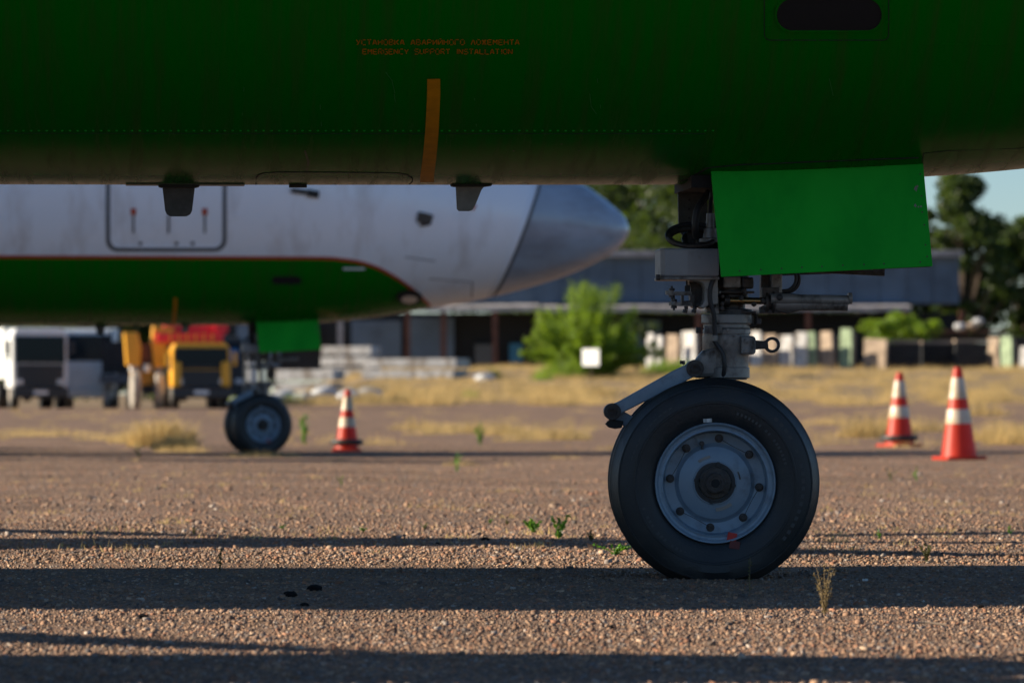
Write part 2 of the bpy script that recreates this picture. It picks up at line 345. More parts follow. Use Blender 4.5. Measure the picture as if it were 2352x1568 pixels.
class TF:                        # aircraft placement; pixel <-> local coordinates used only to measure where things are
    def __init__(s, X0, Y0, Z0, yaw): s.o = (X0, Y0, Z0); s.c = math.cos(yaw); s.s = math.sin(yaw)
    def local(s, p):
        x, y = p[0] - s.o[0], p[1] - s.o[1]; return (x * s.c + y * s.s, -x * s.s + y * s.c, p[2] - s.o[2])
    def on_plane(s, px, py, yl=0.0):      # point of the local plane y = yl seen at the pixel
        dx = (px - 1176) / FOC; dz = -(py - HOR) / FOC
        # -x*s + y*c = yl with x = dx*Y - X0, y = Y - Y0
        Y = (yl - s.o[0] * s.s + s.o[1] * s.c) / (-dx * s.s + s.c)
        l = s.local((dx * Y, Y, CAM_H + dz * Y)); return (l[0], l[2])
    def hit(s, px, py, ext=0.0):
        dx = (px - 1176) / FOC; dz = -(py - HOR) / FOC
        def inside(Y):
            l = s.local((dx * Y, Y, CAM_H + dz * Y)); x = min(l[0], 3.78); ww, zc, h = dims(x)
            return (l[1] / ww) ** 2 + ((l[2] - ext - zc) / h) ** 2 - 1, l
        a = s.o[1] - 2.2; b = a; bestf = 9; bestY = a
        for k in range(260):
            b = a + k * 0.01; f, l = inside(b)
            if f < bestf: bestf = f; bestY = b
            if f < 0: break
        if bestf >= 0: f, l = inside(bestY); return (l[0], -PI / 2 if l[2] < 2 else PI / 2)
        lo, hi = b - 0.01, b
        for _ in range(30):
            mid = (lo + hi) / 2
            if inside(mid)[0] < 0: hi = mid
            else: lo = mid
        f, l = inside(hi); return (l[0], th_of(l[0], l[2] - ext))
YAW1, YAW2 = math.radians(4.5), math.radians(7.5)
T1 = TF((1636 - 1176) / FOC * D0, D0, 0, YAW1)
Y2 = D0 * 3.39
T2 = TF((592 - 1176) / FOC * Y2, Y2, -0.05, YAW2)
EXT2 = 0.12

def shell(x0, x1, dx, tha, thb, nth, both=True):
    """skin between angle functions tha(x) and thb(x)"""
    n = max(2, int(round((x1 - x0) / dx))); bm = MB()
    for side in ((-1, 1) if both else (-1,)):
        vs = []; fs = []
        for i in range(n + 1):
            x = x0 + (x1 - x0) * i / n; a, b = tha(x), thb(x)
            for k in range(nth + 1): vs.append(S(x, a + (b - a) * k / nth, 0, side))
        m = nth + 1
        for i in range(n):
            for k in range(nth): fs.append((i * m + k, (i + 1) * m + k, (i + 1) * m + k + 1, i * m + k + 1))
        bm.add(vs, fs)
    return bm
def weld(o, d=0.0004):
    bm = bmesh.new(); bm.from_mesh(o.data); bmesh.ops.remove_doubles(bm, verts=bm.verts, dist=d)
    bmesh.ops.recalc_face_normals(bm, faces=bm.faces); bm.to_mesh(o.data); bm.free()
    o.data.polygons.foreach_set('use_smooth', [True] * len(o.data.polygons))
def strip(path, wdt, off=0.003, closed=False, side=-1):
    """flat band following a path of (x, theta) on the skin, with real edges"""
    P3 = [S(x, t, 0, side) for x, t in path]; n = len(path); mb = MB(); vs = []
    for i in range(n):
        a = P3[(i - 1) % n if closed else max(i - 1, 0)]; b = P3[(i + 1) % n if closed else min(i + 1, n - 1)]
        d = (b - a).normalized(); nn = (S(path[i][0], path[i][1], .01, side) - P3[i]).normalized(); c = d.cross(nn).normalized()
        wv = wdt(i / (n - 1)) if callable(wdt) else wdt
        for sgn, o2 in ((-1, -.004), (-1, off), (1, off), (1, -.004)): vs.append(P3[i] + c * sgn * wv / 2 + nn * o2)
    fs = []
    for i in range(n if closed else n - 1):
        j = (i + 1) % n
        for k in range(3): fs.append((i * 4 + k, i * 4 + k + 1, j * 4 + k + 1, j * 4 + k))
    return mb.add(vs, fs)
def disc(path, off=0.003, rings=5):
    """filled conformal plate inside a closed (x, theta) path"""
    cx = sum(p[0] for p in path) / len(path); ct = sum(p[1] for p in path) / len(path); n = len(path)
    vs = [S(cx, ct, off)]; fs = []
    for r in range(1, rings + 1):
        for x, t in path: vs.append(S(cx + (x - cx) * r / rings, ct + (t - ct) * r / rings, off))
    for k in range(n): fs.append((0, 1 + k, 1 + (k + 1) % n))
    for r in range(rings - 1):
        for k in range(n):
            k2 = (k + 1) % n; a = 1 + r * n; b = 1 + (r + 1) * n; fs.append((a + k, b + k, b + k2, a + k2))
    return MB().add(vs, fs)
def rrect(x0, y0, x1, y1, r, k=5, step=None):
    pts = []
    for cx, cy, a0 in ((x1 - r, y0 + r, -90), (x1 - r, y1 - r, 0), (x0 + r, y1 - r, 90), (x0 + r, y0 + r, 180)):
        for i in range(k + 1):
            a = math.radians(a0 + 90 * i / k); pts.append((cx + r * math.cos(a), cy + r * math.sin(a)))
    out = []
    for i in range(len(pts)):
        a, b = pts[i], pts[(i + 1) % len(pts)]; L = math.hypot(b[0] - a[0], b[1] - a[1]); m = max(1, int(L / (step or 25)))
        for j in range(m): out.append((a[0] + (b[0] - a[0]) * j / m, a[1] + (b[1] - a[1]) * j / m))
    return out

# stencil letters as strokes on a unit box
def seg(*a): return [a[i:i + 4] for i in range(0, len(a), 4)]
GLY = {
 'У': seg(0,1,.5,.45, 1,1,.35,.0, .35,0,.1,0), 'С': seg(1,1,.3,1, 0,.85,0,.15, .3,0,1,0), 'Т': seg(0,1,.42,1, .58,1,1,1, .5,.9,.5,0),
 'А': seg(0,0,.42,1, .58,1,1,0, .28,.32,.72,.32), 'Н': seg(0,0,0,1, 1,0,1,1, .15,.5,.85,.5), 'О': seg(.2,1,.8,1, 0,.85,0,.15, 1,.85,1,.15, .2,0,.8,0),
 'В': seg(0,0,0,1, .15,1,.8,1, .9,.9,.9,.62, .15,.52,.8,.52, 1,.42,1,.12, .15,0,.85,0), 'К': seg(0,0,0,1, .2,.5,1,1, .3,.5,1,0),
 'Р': seg(0,0,0,1, .15,1,.85,1, 1,.88,1,.6, .15,.45,.85,.45), 'И': seg(0,0,0,1, 1,0,1,1, .12,.08,.88,.92), 'Й': seg(0,0,0,1, 1,0,1,1, .12,.08,.88,.92, .3,1.22,.7,1.22),
 'Г': seg(0,0,0,1, .15,1,1,1), 'Л': seg(0,0,.42,1, .58,1,1,0), 'Ж': seg(.5,0,.5,1, 0,1,.38,.52, 0,0,.38,.48, 1,1,.62,.52, 1,0,.62,.48),
 'Е': seg(0,0,0,1, .15,1,1,1, .15,.5,.85,.5, .15,0,1,0), 'М': seg(0,0,0,1, 1,0,1,1, .12,.95,.45,.4, .88,.95,.55,.4),
 'E': seg(0,0,0,1, .15,1,1,1, .15,.5,.85,.5, .15,0,1,0), 'M': seg(0,0,0,1, 1,0,1,1, .12,.95,.45,.4, .88,.95,.55,.4),
 'R': seg(0,0,0,1, .15,1,.85,1, 1,.88,1,.6, .15,.47,.85,.47, .5,.38,1,0), 'G': seg(1,1,.3,1, 0,.85,0,.15, .3,0,1,0, 1,.1,1,.5, .6,.5,.88,.5),
 'N': seg(0,0,0,1, 1,0,1,1, .12,.92,.88,.08), 'C': seg(1,1,.3,1, 0,.85,0,.15, .3,0,1,0), 'Y': seg(0,1,.45,.5, 1,1,.55,.5, .5,.42,.5,0),
 'S': seg(1,1,.2,1, 0,.9,0,.62, .15,.5,.85,.5, 1,.38,1,.1, .8,0,0,0), 'U': seg(0,1,0,.15, .2,0,.8,0, 1,.15,1,1), 'P': seg(0,0,0,1, .15,1,.85,1, 1,.88,1,.6, .15,.45,.85,.45),
 'O': seg(.2,1,.8,1, 0,.85,0,.15, 1,.85,1,.15, .2,0,.8,0), 'T': seg(0,1,.42,1, .58,1,1,1, .5,.9,.5,0), 'I': seg(.5,0,.5,1), 'A': seg(0,0,.42,1, .58,1,1,0, .28,.32,.72,.32),
 'L': seg(0,0,0,1, .15,0,1,0)}
def lettering(text, x0, x1, ytop, h, tf, ext):
    mb = MB(); n = sum(0.95 if c == ' ' else (0.5 if c == 'I' else 1) for c in text); cw = (x1 - x0) / n; gw = cw * 0.70; sw = h * 0.19
    px = x0; q = 0
    for c in text:
        adv = cw * (0.95 if c == ' ' else (0.5 if c == 'I' else 1))
        if c != ' ':
            for (a, b, d, e) in GLY[c]:
                gx = px + (0 if c != 'I' else -gw * .5 + adv * .4)
                p = Vector((gx + a * gw, ytop + (1 - b) * h)); r = Vector((gx + d * gw, ytop + (1 - e) * h)); dd = (r - p).normalized(); nn = Vector((-dd.y, dd.x)) * sw / 2
                q += 1; off = 0.0012 + 0.0002 * (q % 7)
                vs = []
                for z in (p - nn, p + nn, r + nn, r - nn):
                    x, t = tf.hit(z.x, z.y, ext); vs.append(S(x, t, off))
                mb.add(vs, [(0, 1, 2, 3)])
        px += adv
    return mb

def build_wheel(parent, yoff, flip, axle_z, steer, pivot):
    """wheel empty with tyre, rim, hub, bolts as sub-parts; outward side = local -y"""
    R = 0.3085; hw = 0.082
    wc = Vector((0, yoff, axle_z)); wc = pivot + Matrix.Rotation(steer, 3, 'Z') @ (wc - pivot)
    w0 = empty('wheel', wc, steer + (PI if flip else 0), parent)
    def ring(prof, n=72, closed=False):   # prof: (radius, y)
        vs = []; fs = []; m = len(prof)
        for r, y in prof:
            for k in range(n):
                a = 2 * PI * k / n; vs.append((r * math.cos(a), y, r * math.sin(a)))
        for i in range(m if closed else m - 1):
            j = (i + 1) % m
            for k in range(n): k2 = (k + 1) % n; fs.append((i * n + k, j * n + k, j * n + k2, i * n + k2))
        return MB().add(vs, fs)
    half = [(.172, .052), (.178, .066), (.19, .074), (.205, .079), (.232, hw), (.2335, hw + .0018), (.238, hw + .0018), (.2395, hw), (.262, .079), (.281, .069), (.2825, .0705), (.286, .069), (.2875, .064), (.298, .046), (R - .004, .03)]
    tread = []
    for y in (.024, .004): tread += [(R, y), (R, y - .008), (R - .006, y - .009), (R - .006, y - .011)]
    prof = [(r, -y) for r, y in half] + [(R, -.026), (R, -.020), (R - .006, -.0195), (R - .006, -.0165), (R, -.016), (R, -.002), (R - .006, -.0015), (R - .006, .0015), (R, .002), (R, .016), (R - .006, .0165), (R - .006, .0195), (R, .020), (R, .026)] + [(r, y) for r, y in half[::-1]]
    mb = ring(prof, 96)
    # weight on the tyre: flat contact patch with bulging walls
    nv = []
    for x, y, z in mb.v:
        lim = -axle_z + 0.0005
        if z < -0.2:
            y *= 1 + 0.22 * smooth(-0.2, -0.29, z) * (1 if abs(y) > .03 else .3)
        z = max(z, lim); nv.append((x, y, z))
    mb.v = nv
    mb.build('tyre', 'tyre', w0, 30)
    # moulded sidewall lettering reduced to its illegible raised marks
    em = MB()
    for rr, a0, a1, st in ((.213, 15, 75, 3.3), (.222, 195, 250, 3.6), (.258, -40, 52, 5.0), (.252, 120, 165, 4.2)):
        a = a0
        while a < a1:
            if rnd.random() > .18:
                q = math.radians(a); q2 = math.radians(a + st * .55); h = .0085 if rr < .24 else .010; yy = -(.0815 if rr < .24 else .0802)
                em.add([((rr - h / 2) * math.cos(q), yy, (rr - h / 2) * math.sin(q)), ((rr + h / 2) * math.cos(q), yy, (rr + h / 2) * math.sin(q)),
                        ((rr + h / 2) * math.cos(q2), yy, (rr + h / 2) * math.sin(q2)), ((rr - h / 2) * math.cos(q2), yy, (rr - h / 2) * math.sin(q2))], [(0, 1, 2, 3)])
            a += st
    tag(em.build('sidewall_marks', 'tyre_mark', w0, 0), kind='stuff')
    rp = [(.177, -.040), (.1775, -.074), (.1755, -.078), (.172, -.077), (.166, -.068), (.160, -.067), (.1545, -.069), (.1525, -.066), (.151, -.030), (.147, -.022), (.118, -.018), (.112, -.021), (.106, -.029), (.09, -.035), (.070, -.037), (.064, -.038), (.0625, -.044), (.058, -.044), (.056, -.03), (.02, -.03)]
    ring(rp).build('rim', 'rim', w0, 28)
    inner = [(.177, .040), (.1775, .074), (.1755, .078), (.172, .077), (.165, .066), (.155, .03), (.14, .0), (.02, .0)]
    ring(inner, 48).build('inner_rim', 'rim', w0, 28)
    hubm = MB()
    hubm.lathe((0, -.03, 0), (0, -.086, 0), [(0, .048), (.25, .048), (.27, .044), (.55, .044), (.57, .033), (.8, .033), (.82, .029), (1, .028)], 32, True)
    hubm.build('hub', 'grime', w0)
    MB().lathe((0, -.0865, 0), (0, -.0885, 0), [(0, .0125), (1, .0115)], 20).build('axle_hole_shade', 'cavity_shade', w0)  # proud black disc paints the shade of the axle bore
    MB().lathe((0, -.083, 0), (0, -.089, 0), [(0, .0245), (1, .0245), (1, .0195), (.2, .0195)], 24, False).build('axle_nut', 'bolt', w0)
    hr = MB().lathe((0, -.0385, 0), (0, -.0455, 0), [(0, .061), (1, .060), (1, .050), (0, .050)], 40, False)
    for a in (-8, 172, -100, 80): hr.box((.055 * math.cos(math.radians(a)), -.047, .055 * math.sin(math.radians(a))), (.014, .008, .008), Matrix.Rotation(-math.radians(a), 3, 'Y'))
    hr.build('bearing_cover', 'black', w0)
    bp = []
    for k in range(8):
        a = math.radians(84.4 - 45 * k); bx, bz = .1315 * math.cos(a), .1315 * math.sin(a); bp.append((bx, bz))
        b = MB(); b.lathe((bx, -.018, bz), (bx, -.042, bz), [(0, .0125), (.25, .0125), (.27, .0085)], 16)
        b.lathe((bx, -.024, bz), (bx, -.040, bz), [(0, .0088), (1, .0088)], 6); b.cyl((bx, -.040, bz), (bx, -.046, bz), .0045, n=8)
        b.build('bolt', 'bolt', w0)
    for a, b in ((0, 1), (2, 3), (4, 5), (6, 7)):
        MB().tube([(bp[a][0], -.040, bp[a][1]), ((bp[a][0] + bp[b][0]) / 2 * .985, -.038, (bp[a][1] + bp[b][1]) / 2 * .985), (bp[b][0], -.040, bp[b][1])], .0009, 5, 3).build('safety_wire', 'seam', w0)
    a = math.radians(108); vx, vz = .121 * math.cos(a), .121 * math.sin(a)
    MB().cyl((vx, -.02, vz), (vx, -.046, vz), .0075, .006, 12).cyl((vx, -.034, vz - .004), (vx, -.036, vz - .016), .0035, n=8).build('valve', 'bolt', w0)
    for rr, a0, a1, hh in ((.078, 100, 128, .008), (.078, -88, -52, .010), (.075, 8, 26, .004)):
        n = 8; vs = []; fs = []
        for i in range(n + 1):
            a = math.radians(a0 + (a1 - a0) * i / n)
            for r2, yy in ((rr - hh / 2, -.034), (rr - hh / 2, -.0385), (rr + hh / 2, -.0385), (rr + hh / 2, -.034)): vs.append((r2 * math.cos(a), yy, r2 * math.sin(a)))
        for i in range(n):
            for k in range(3): fs.append((i * 4 + k, i * 4 + k + 1, i * 4 + k + 5, i * 4 + k + 4))
        MB().add(vs, fs).build('data_plate', 'metal', w0, 20)
    pk = MB()
    for a0 in (-84, -68, 112):      # raised web pockets near the rim wall
        a = math.radians(a0); pk.box((.140 * math.cos(a), -.021, .140 * math.sin(a)), (.02, .008, .004), Matrix.Rotation(-a, 3, 'Y'))
    pk.build('balance_web', 'rim', w0)
    if not flip:
        a = math.radians(97); c = Vector((.1845 * math.cos(a), -.0735, .1845 * math.sin(a)))
        MB().box(c, (.026, .003, .011), Matrix.Rotation(math.radians(-4), 3, 'Y')).build('sticker', 'sticker', w0)
        a = math.radians(-73)
        MB().box((.166 * math.cos(a), -.0705, .166 * math.sin(a)), (.027, .008, .027), Matrix.Rotation(math.radians(12), 3, 'Y')).build('red_tape', 'redmark', w0)
        MB().box((.189 * math.cos(a) + .001, -.0765, .189 * math.sin(a)), (.030, .006, .022), Matrix.Rotation(math.radians(8), 3, 'Y')).build('painted_mark', 'redmark_faded', w0)
    return w0

def build_aircraft(name, label, T, yaw, ext, steer):
    root = empty(name, T.o, yaw); tag(root, label, 'airplane', 'parked airliners')
    hull = empty('fuselage', (0, 0, ext), 0, root)      # carries skins as sub-parts
    ls = lambda x: max(-PI / 2, th_of(x, fline(x)) if fline(x) > fbot(x) else -PI / 2)
    bay = (0.0,)
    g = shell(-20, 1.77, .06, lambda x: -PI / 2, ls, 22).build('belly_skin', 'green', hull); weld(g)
    wm = MB(); a = shell(-20, -1, .5, ls, lambda x: PI / 2, 30); b = shell(-1, 3.795, .045, ls, lambda x: PI / 2, 34)
    wm.add(a.v, a.f); wm.add(b.v, b.f)
    wo_ = wm.build('upper_skin', 'white', hull); weld(wo_)
    pl = Vector((2.366, 0, 1.44)); pn = Vector((1, 0, -.37)).normalized()
    rd = obj('radome', wo_.data.copy(), hull)
    for o, inner in ((wo_, False), (rd, True)):
        bm = bmesh.new(); bm.from_mesh(o.data)
        bmesh.ops.bisect_plane(bm, geom=bm.verts[:] + bm.edges[:] + bm.faces[:], plane_co=pl + pn * (0.004 if inner else -.004), plane_no=pn, clear_inner=inner, clear_outer=not inner)
        bm.to_mesh(o.data); bm.free()
    rd.data.materials.clear(); rd.data.materials.append(M['radome'])
    # radome joint band and its fastening lip
    jp = []
    for k in range(49):
        z = 1.44 + (2.95 - 1.44) * k / 48; x = 2.366 + .37 * (z - 1.44)
        if z > fbot(x): jp.append((x, th_of(x, z)))
    strip(jp, .035, .006).build('radome_joint', 'seal', hull)
    strip([(x - .05, t) for x, t in jp], .045, .010).build('joint_collar', 'white', hull)
    # red line along the border
    path = [(-8 + .1 * k, ls(-8 + .1 * k)) for k in range(82)] + [(.2 + .04 * k, ls(.2 + .04 * k)) for k in range(39)]
    strip(path, .036, .0035).build('livery_stripe', 'red', hull)
    # lower marker stripe, wording and rivets, located from the near aircraft
    H = lambda px, py: T1.hit(px, py)
    sp = [(996, 180), (996, 220), (994, 260), (992, 300), (989, 335), (986, 365), (983, 388), (981, 404), (981, 417)]
    strip([H(*p) for p in sp], lambda t: .0365 + .004 * t, .0022).build('marker_stripe', 'orange', hull)
    if ext == 0:
        lettering('УСТАНОВКА АВАРИЙНОГО ЛОЖЕМЕНТА', 818, 1196, 90.5, 11, T1, 0).build('stencil_wording', 'letter', hull, 0)
        lettering('EMERGENCY SUPPORT INSTALLATION', 833, 1180, 112, 11, T1, 0).build('stencil_wording', 'letter', hull, 0)
    rv = MB(); seam_pts = []
    for k in range(200):
        px = 0 + k * 17.8
        if px > 1640: break
        x, t = H(px, 300); p = S(x, t); q = S(x, t, .0016); rv.lathe(p, q, [(0, .0038), (.8, .0034), (1, .0018)], 8)
    tag(rv.build('rivet_row', 'door_green', hull), kind='stuff')
    strip([H(px, 306 + (px / 1640) * 1) for px in range(0, 1641, 60)], .0014, .0008).build('lap_seam', 'seam', hull)
    strip([H(px, 102) for px in range(2120, 2353, 40)], .002, .0010).build('lap_seam', 'green', hull)
    for pts_ in ([(885, 165), (900, 185), (907, 215)], [(905, 216), (908, 235)], [(1355, 215), (1358, 245), (1370, 262)], [(1372, 180), (1380, 250)], [(1090, 225), (1094, 290)], [(735, 240), (738, 290)], [(560, 200), (556, 265)], [(1905, 180), (1914, 220)], [(1290, 330), (1288, 400)], [(1180, 345), (1172, 395)], [(700, 345), (708, 372), (704, 392)], [(1330, 345), (1322, 410)], [(460, 345), (455, 400)], [(160, 350), (158, 408)]):
        strip([H(*p) for p in pts_], .0022 if pts_[0][1] < 320 else .006, .0006).build('scratch', 'scratch' if pts_[0][1] < 320 else 'oil', hull)
    # belly hatch outline
    hp = [(587, 424), (588, 408), (594, 401), (606, 397), (640, 395), (700, 395), (760, 395.5), (820, 396), (880, 396.5), (920, 398), (936, 401), (947, 409), (947, 416), (940, 423)]
    hx = [H(*p) for p in hp]
    strip(hx, .0035, .0016).build('belly_hatch', 'seam', hull)
    # long doubler plate under the blade antenna
    MB().box((T1.on_plane(425, 424)[0], 0, fbot(-1.5) - .001), (.35, .10, .004)).build('doubler_plate', 'oil', hull)
    MB().box((T1.on_plane(684, 428)[0], 0, fbot(-1.2) - .004), (.052, .04, .010)).build('drain_fairing', 'seam', hull)
    # oval intake: black plate on the skin paints the opening's shade
    ov = [H(*p) for p in rrect(1782, -6, 2028, 71, 37, 8)]
    disc(ov, .0015).build('air_intake', 'cavity_shade', hull)
    strip(ov, .006, .004, True).build('intake_rim', 'green', hull)
    strip([H(*p) for p in rrect(1756, -20, 2042, 92, 12, 3)], .0022, .0012, True).build('intake_panel_edge', 'seam', hull)
    for p in [(1765, 88), (1820, 91), (1878, 92), (1938, 93), (1998, 94), (2052 - 12, 93), (1766, 60), (1770, 25), (2040, 50)]:
        x, t = H(*p); MB().lathe(S(x, t), S(x, t, .0016), [(0, .0036), (1, .0028)], 8).build('screw', 'green', hull)
    # bay lip: darker panel joint around the gear bay
    bl = [H(*p) for p in [(1560, 417), (1590, 405), (1625, 385), (1700, 378), (1850, 372), (2000, 366), (2110, 362)]]
    strip(bl, .008, .002).build('bay_edge', 'seam', hull)
    bl = [H(*p) for p in [(2118, 372), (2122, 352), (2180, 346), (2352, 340)]]
    strip(bl, .003, .001).build('panel_joint', 'seam', hull)
    # blades under the belly
    a1 = T1.on_plane(410, 425)[0]; zb = fbot(a1)
    def sc(pts): return [(T1.on_plane(px, py)[0], T1.on_plane(px, py)[1] + .0) for px, py in pts]
    MB().prism(sc([(372, 424), (448, 424), (447, 433), (441, 484), (437, 492), (428, 497), (391, 497), (383, 492), (379, 484), (373, 433)]), -.006, .006).build('blade_antenna', 'dgrey', hull, 0, .002)
    MB().prism(sc([(362, 422), (460, 422), (457, 429), (450, 431), (370, 431), (364, 429)]), -.03, .03).build('antenna_foot', 'seam', hull, 0)
    MB().prism(sc([(1046, 424), (1116, 424), (1106, 436), (1092, 470), (1085, 482), (1078, 485), (1054, 485), (1049, 480), (1047, 436)]), -.004, .004).build('blade_antenna', 'lgrey', hull, 0, .001)
    MB().prism(sc([(1034, 421), (1130, 421), (1128, 427), (1112, 429), (1042, 429), (1036, 427)]), -.025, .025).build('antenna_foot', 'seam', hull, 0)
    # features visible on the far aircraft, measured there
    K = lambda px, py: T2.hit(px, py, EXT2)
    dp = [K(*p) for p in rrect(248, 330, 515, 573, 22, 5, 12)]
    strip(dp, .045, .004, True).build('service_door_seal', 'seal', hull)
    strip([K(*p) for p in rrect(254, 336, 509, 567, 18, 5, 12)], .012, .0065, True).build('service_door_edge', 'white', hull)
    for px in (306, 387, 470):
        strip([K(px, 490), K(px, 505), K(px, 535)], .02, .006).build('door_handle', 'seal', hull)
        if px != 387:
            strip([K(px, 478), K(px, 486), K(px, 493)], .05, .010).build('latch_flag', 'red', hull)
    for px in (322, 405, 442): strip([K(px - 4, 559), K(px + 4, 559)], .035, .006).build('latch', 'seal', hull)
    strip([K(668, 437), K(690, 440), K(706, 442)], .05, .02).build('angle_of_attack_vane', 'dgrey', hull)
    strip([K(706, 443), K(732, 447)], .07, .03).build('vane_base', 'seam', hull)
    strip([K(958, 497), K(975, 500), K(992, 505)], .10, .02).build('static_port', 'dgrey', hull)
    strip([K(965, 515), K(985, 512)], .04, .024).build('static_port', 'bolt', hull)
    strip([K(1080, 470), K(1090, 478)], .06, .02).build('pitot_cover', 'red', hull)
    strip([K(538, 498), K(548, 500)], .05, .006).build('fuel_cap', 'white', hull)
    strip([K(788, 617), K(812, 617), K(838, 617)], .022, .004).build('handling_mark', 'white', hull)
    lpth = [K(940 + 30 * math.cos(q / 14 * 2 * PI), 679 + 17 * math.sin(q / 14 * 2 * PI)) for q in range(14)]
    disc(lpth, .02, 3).build('taxi_lamp_housing', 'seam', hull)
    lpth = [K(940 + 19 * math.cos(q / 14 * 2 * PI), 681 + 9 * math.sin(q / 14 * 2 * PI)) for q in range(14)]
    disc(lpth, .034, 3).build('taxi_lamp', 'lampglass', hull)
    for a_, b_, c_ in (((985, 640), (1085, 648), .006), ((1085, 648), (1082, 700), .006), ((930, 590), (1000, 600), .006)):
        strip([K(a_[0] + (b_[0] - a_[0]) * q / 6, a_[1] + (b_[1] - a_[1]) * q / 6) for q in range(7)], c_ * 1.6, .002).build('access_panel_edge', 'seal', hull)
    # windows (cabin line, above the framed part)
    for k in range(22):
        x = -2.6 - k * .62
        disc([(x + .11 * math.cos(q / 16 * 2 * PI), .23 + .11 * math.sin(q / 16 * 2 * PI)) for q in range(16)], .003, 2).build('cabin_window', 'glass', hull)
    for x0, x1, t0, t1 in ((.35, .85, .52, .82), (.92, 1.35, .45, .8)):
        disc([(x0 + (x1 - x0) * u_, t0 + (t1 - t0) * v_) for u_, v_ in ((0, 0), (.5, 0), (1, 0), (1, .5), (.9, 1), (.5, 1), (0, 1), (0, .5))], .003, 3).build('cockpit_window', 'glass', hull)
    # wings, engines, propellers, tail
    for s in (-1, 1):
        vs = []; fs = []; n = 10
        for k in range(n + 1):
            t = k / n; y = s * (.9 + 14.1 * t); c = 3.1 - 1.7 * t; xl = -8.3 - .5 * t; z = 1.35 + .035 * abs(y); th = .19 * c * .5
            for fx, fz in ((0, 0), (.08, .55), (.3, 1), (.6, .75), (1, 0), (.6, -.35), (.3, -.5), (.08, -.3)): vs.append((xl - fx * c, y, z + fz * th))
        for k in range(n):
            for i in range(8): i2 = (i + 1) % 8; fs.append((k * 8 + i, k * 8 + i2, (k + 1) * 8 + i2, (k + 1) * 8 + i))
        fs.append(tuple(range(8))); fs.append(tuple(n * 8 + i for i in range(8)))
        MB().add(vs, fs).build('wing', 'white', hull, 40)
        yc = s * 4.1; zc = 2.5
        MB().lathe((-7.2, yc, zc), (-12.0, yc, zc), [(0, .01), (.02, .12), (.06, .24), (.10, .30), (.105, .42), (.16, .52), (.4, .58), (.75, .5), (1, .15)], 28).build('engine_nacelle', 'white', hull)
        pr = MB()
        for k in range(6):
            ph = math.radians(52 + 60 * k); d = Vector((0, math.sin(ph), math.cos(ph))); t = Vector((0, math.cos(ph), -math.sin(ph)))
            vs = []; fs = []
            for i, (r_, c_, tw) in enumerate(((.25, .14, 60), (.6, .22, 50), (1.0, .27, 38), (1.4, .27, 30), (1.7, .22, 24), (1.8, .10, 22))):
                a_ = math.radians(tw); cd = t * math.cos(a_) + Vector((1, 0, 0)) * math.sin(a_); nn_ = Vector((1, 0, 0)) * math.cos(a_) - t * math.sin(a_)
                c0 = Vector((-7.5, yc, zc)) + d * r_
                for u_, v_ in ((-.5, 0), (0, .06), (.5, 0), (0, -.03)): vs.append(c0 + cd * c_ * u_ + nn_ * c_ * v_)
            for i in range(5):
                for q in range(4): q2 = (q + 1) % 4; fs.append((i * 4 + q, i * 4 + q2, i * 4 + 4 + q2, i * 4 + 4 + q))
            fs.append((0, 1, 2, 3)); fs.append((20, 21, 22, 23)); pr.add(vs, fs)
        pr.build('propeller', 'propblade', hull)
        mg = MB(); mg.cyl((-9.4, yc, 1.9 + 0), (-9.4, yc, .45 - ext), .09, n=14)
        mg.build('main_gear_leg', 'metal', hull)
        for q in (-.22, .22):
            MB().lathe((-9.4, yc + q - .13, .46 - ext), (-9.4, yc + q + .13, .46 - ext), [(0, .22), (0, .38), (.15, .45), (.5, .455), (.85, .45), (1, .38), (1, .22)], 32).build('main_wheel', 'tyre', hull)
        vs = [(-17.3, s * .3, 5.0), (-18.2, s * 5.2, 5.1), (-19.3, s * 5.2, 5.1), (-19.3, s * .3, 5.0)]
        MB().add(vs + [(a_, b_, c_ + .16) for a_, b_, c_ in vs], [(0, 1, 2, 3), (7, 6, 5, 4), (0, 4, 5, 1), (1, 5, 6, 2), (2, 6, 7, 3), (3, 7, 4, 0)]).build('tailplane', 'white', hull)
    MB().prism([(-14.5, 3.95), (-17.4, 8.9), (-19.4, 8.9), (-20, 3.7)], -.12, .12).build('tail_fin', 'green', hull, 0)

    # ---- nose gear: measured on the near aircraft (pixels of its plane)
    Q = T1.on_plane
    def q3(px, py, y=0.0): a_ = Q(px, py, y); return Vector((a_[0], y, a_[1]))
    up = Vector((0, 0, ext))
    # bay as solid near-black block, its shade painted; side panel and aft wall
    ax = Q(1668, 700)[0]
    MB().box((ax + .18, 0, 1.18), (.62, .44, .06)).build('wheel_bay', 'cavity_shade', root, loc=up)
    MB().prism([Q(*p) for p in ((1571, 400), (1640, 400), (1640, 560), (1600, 560), (1573, 525))], .16, .175).build('bay_side_panel', 'dgrey', root, 0, loc=up)
    ps = MB()
    for k in range(6): p = q3(1583, 440 + k * 20, .158); ps.lathe(p, p + Vector((0, -.003, 0)), [(0, .004), (1, .003)], 8)
    ps.build('panel_screws', 'bolt', root, loc=up)
    # doors
    def door(y, pts, m, nm, lab=None):
        d_ = MB(); P4 = [q3(px, py, y) for px, py in pts]
        n = Vector((0, .012, 0)); d_.add([p for p in P4] + [p + n for p in P4], [(0, 1, 2, 3), (7, 6, 5, 4), (0, 4, 5, 1), (1, 5, 6, 2), (2, 6, 7, 3), (3, 7, 4, 0)])
        o = d_.build(nm, m, root, 0, .0015, loc=up); return o
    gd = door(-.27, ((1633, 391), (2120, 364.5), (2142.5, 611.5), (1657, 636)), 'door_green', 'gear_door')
    door(-.257, ((1641, 386), (2112, 362), (2137, 613), (1660, 634)), 'grime', 'door_liner')
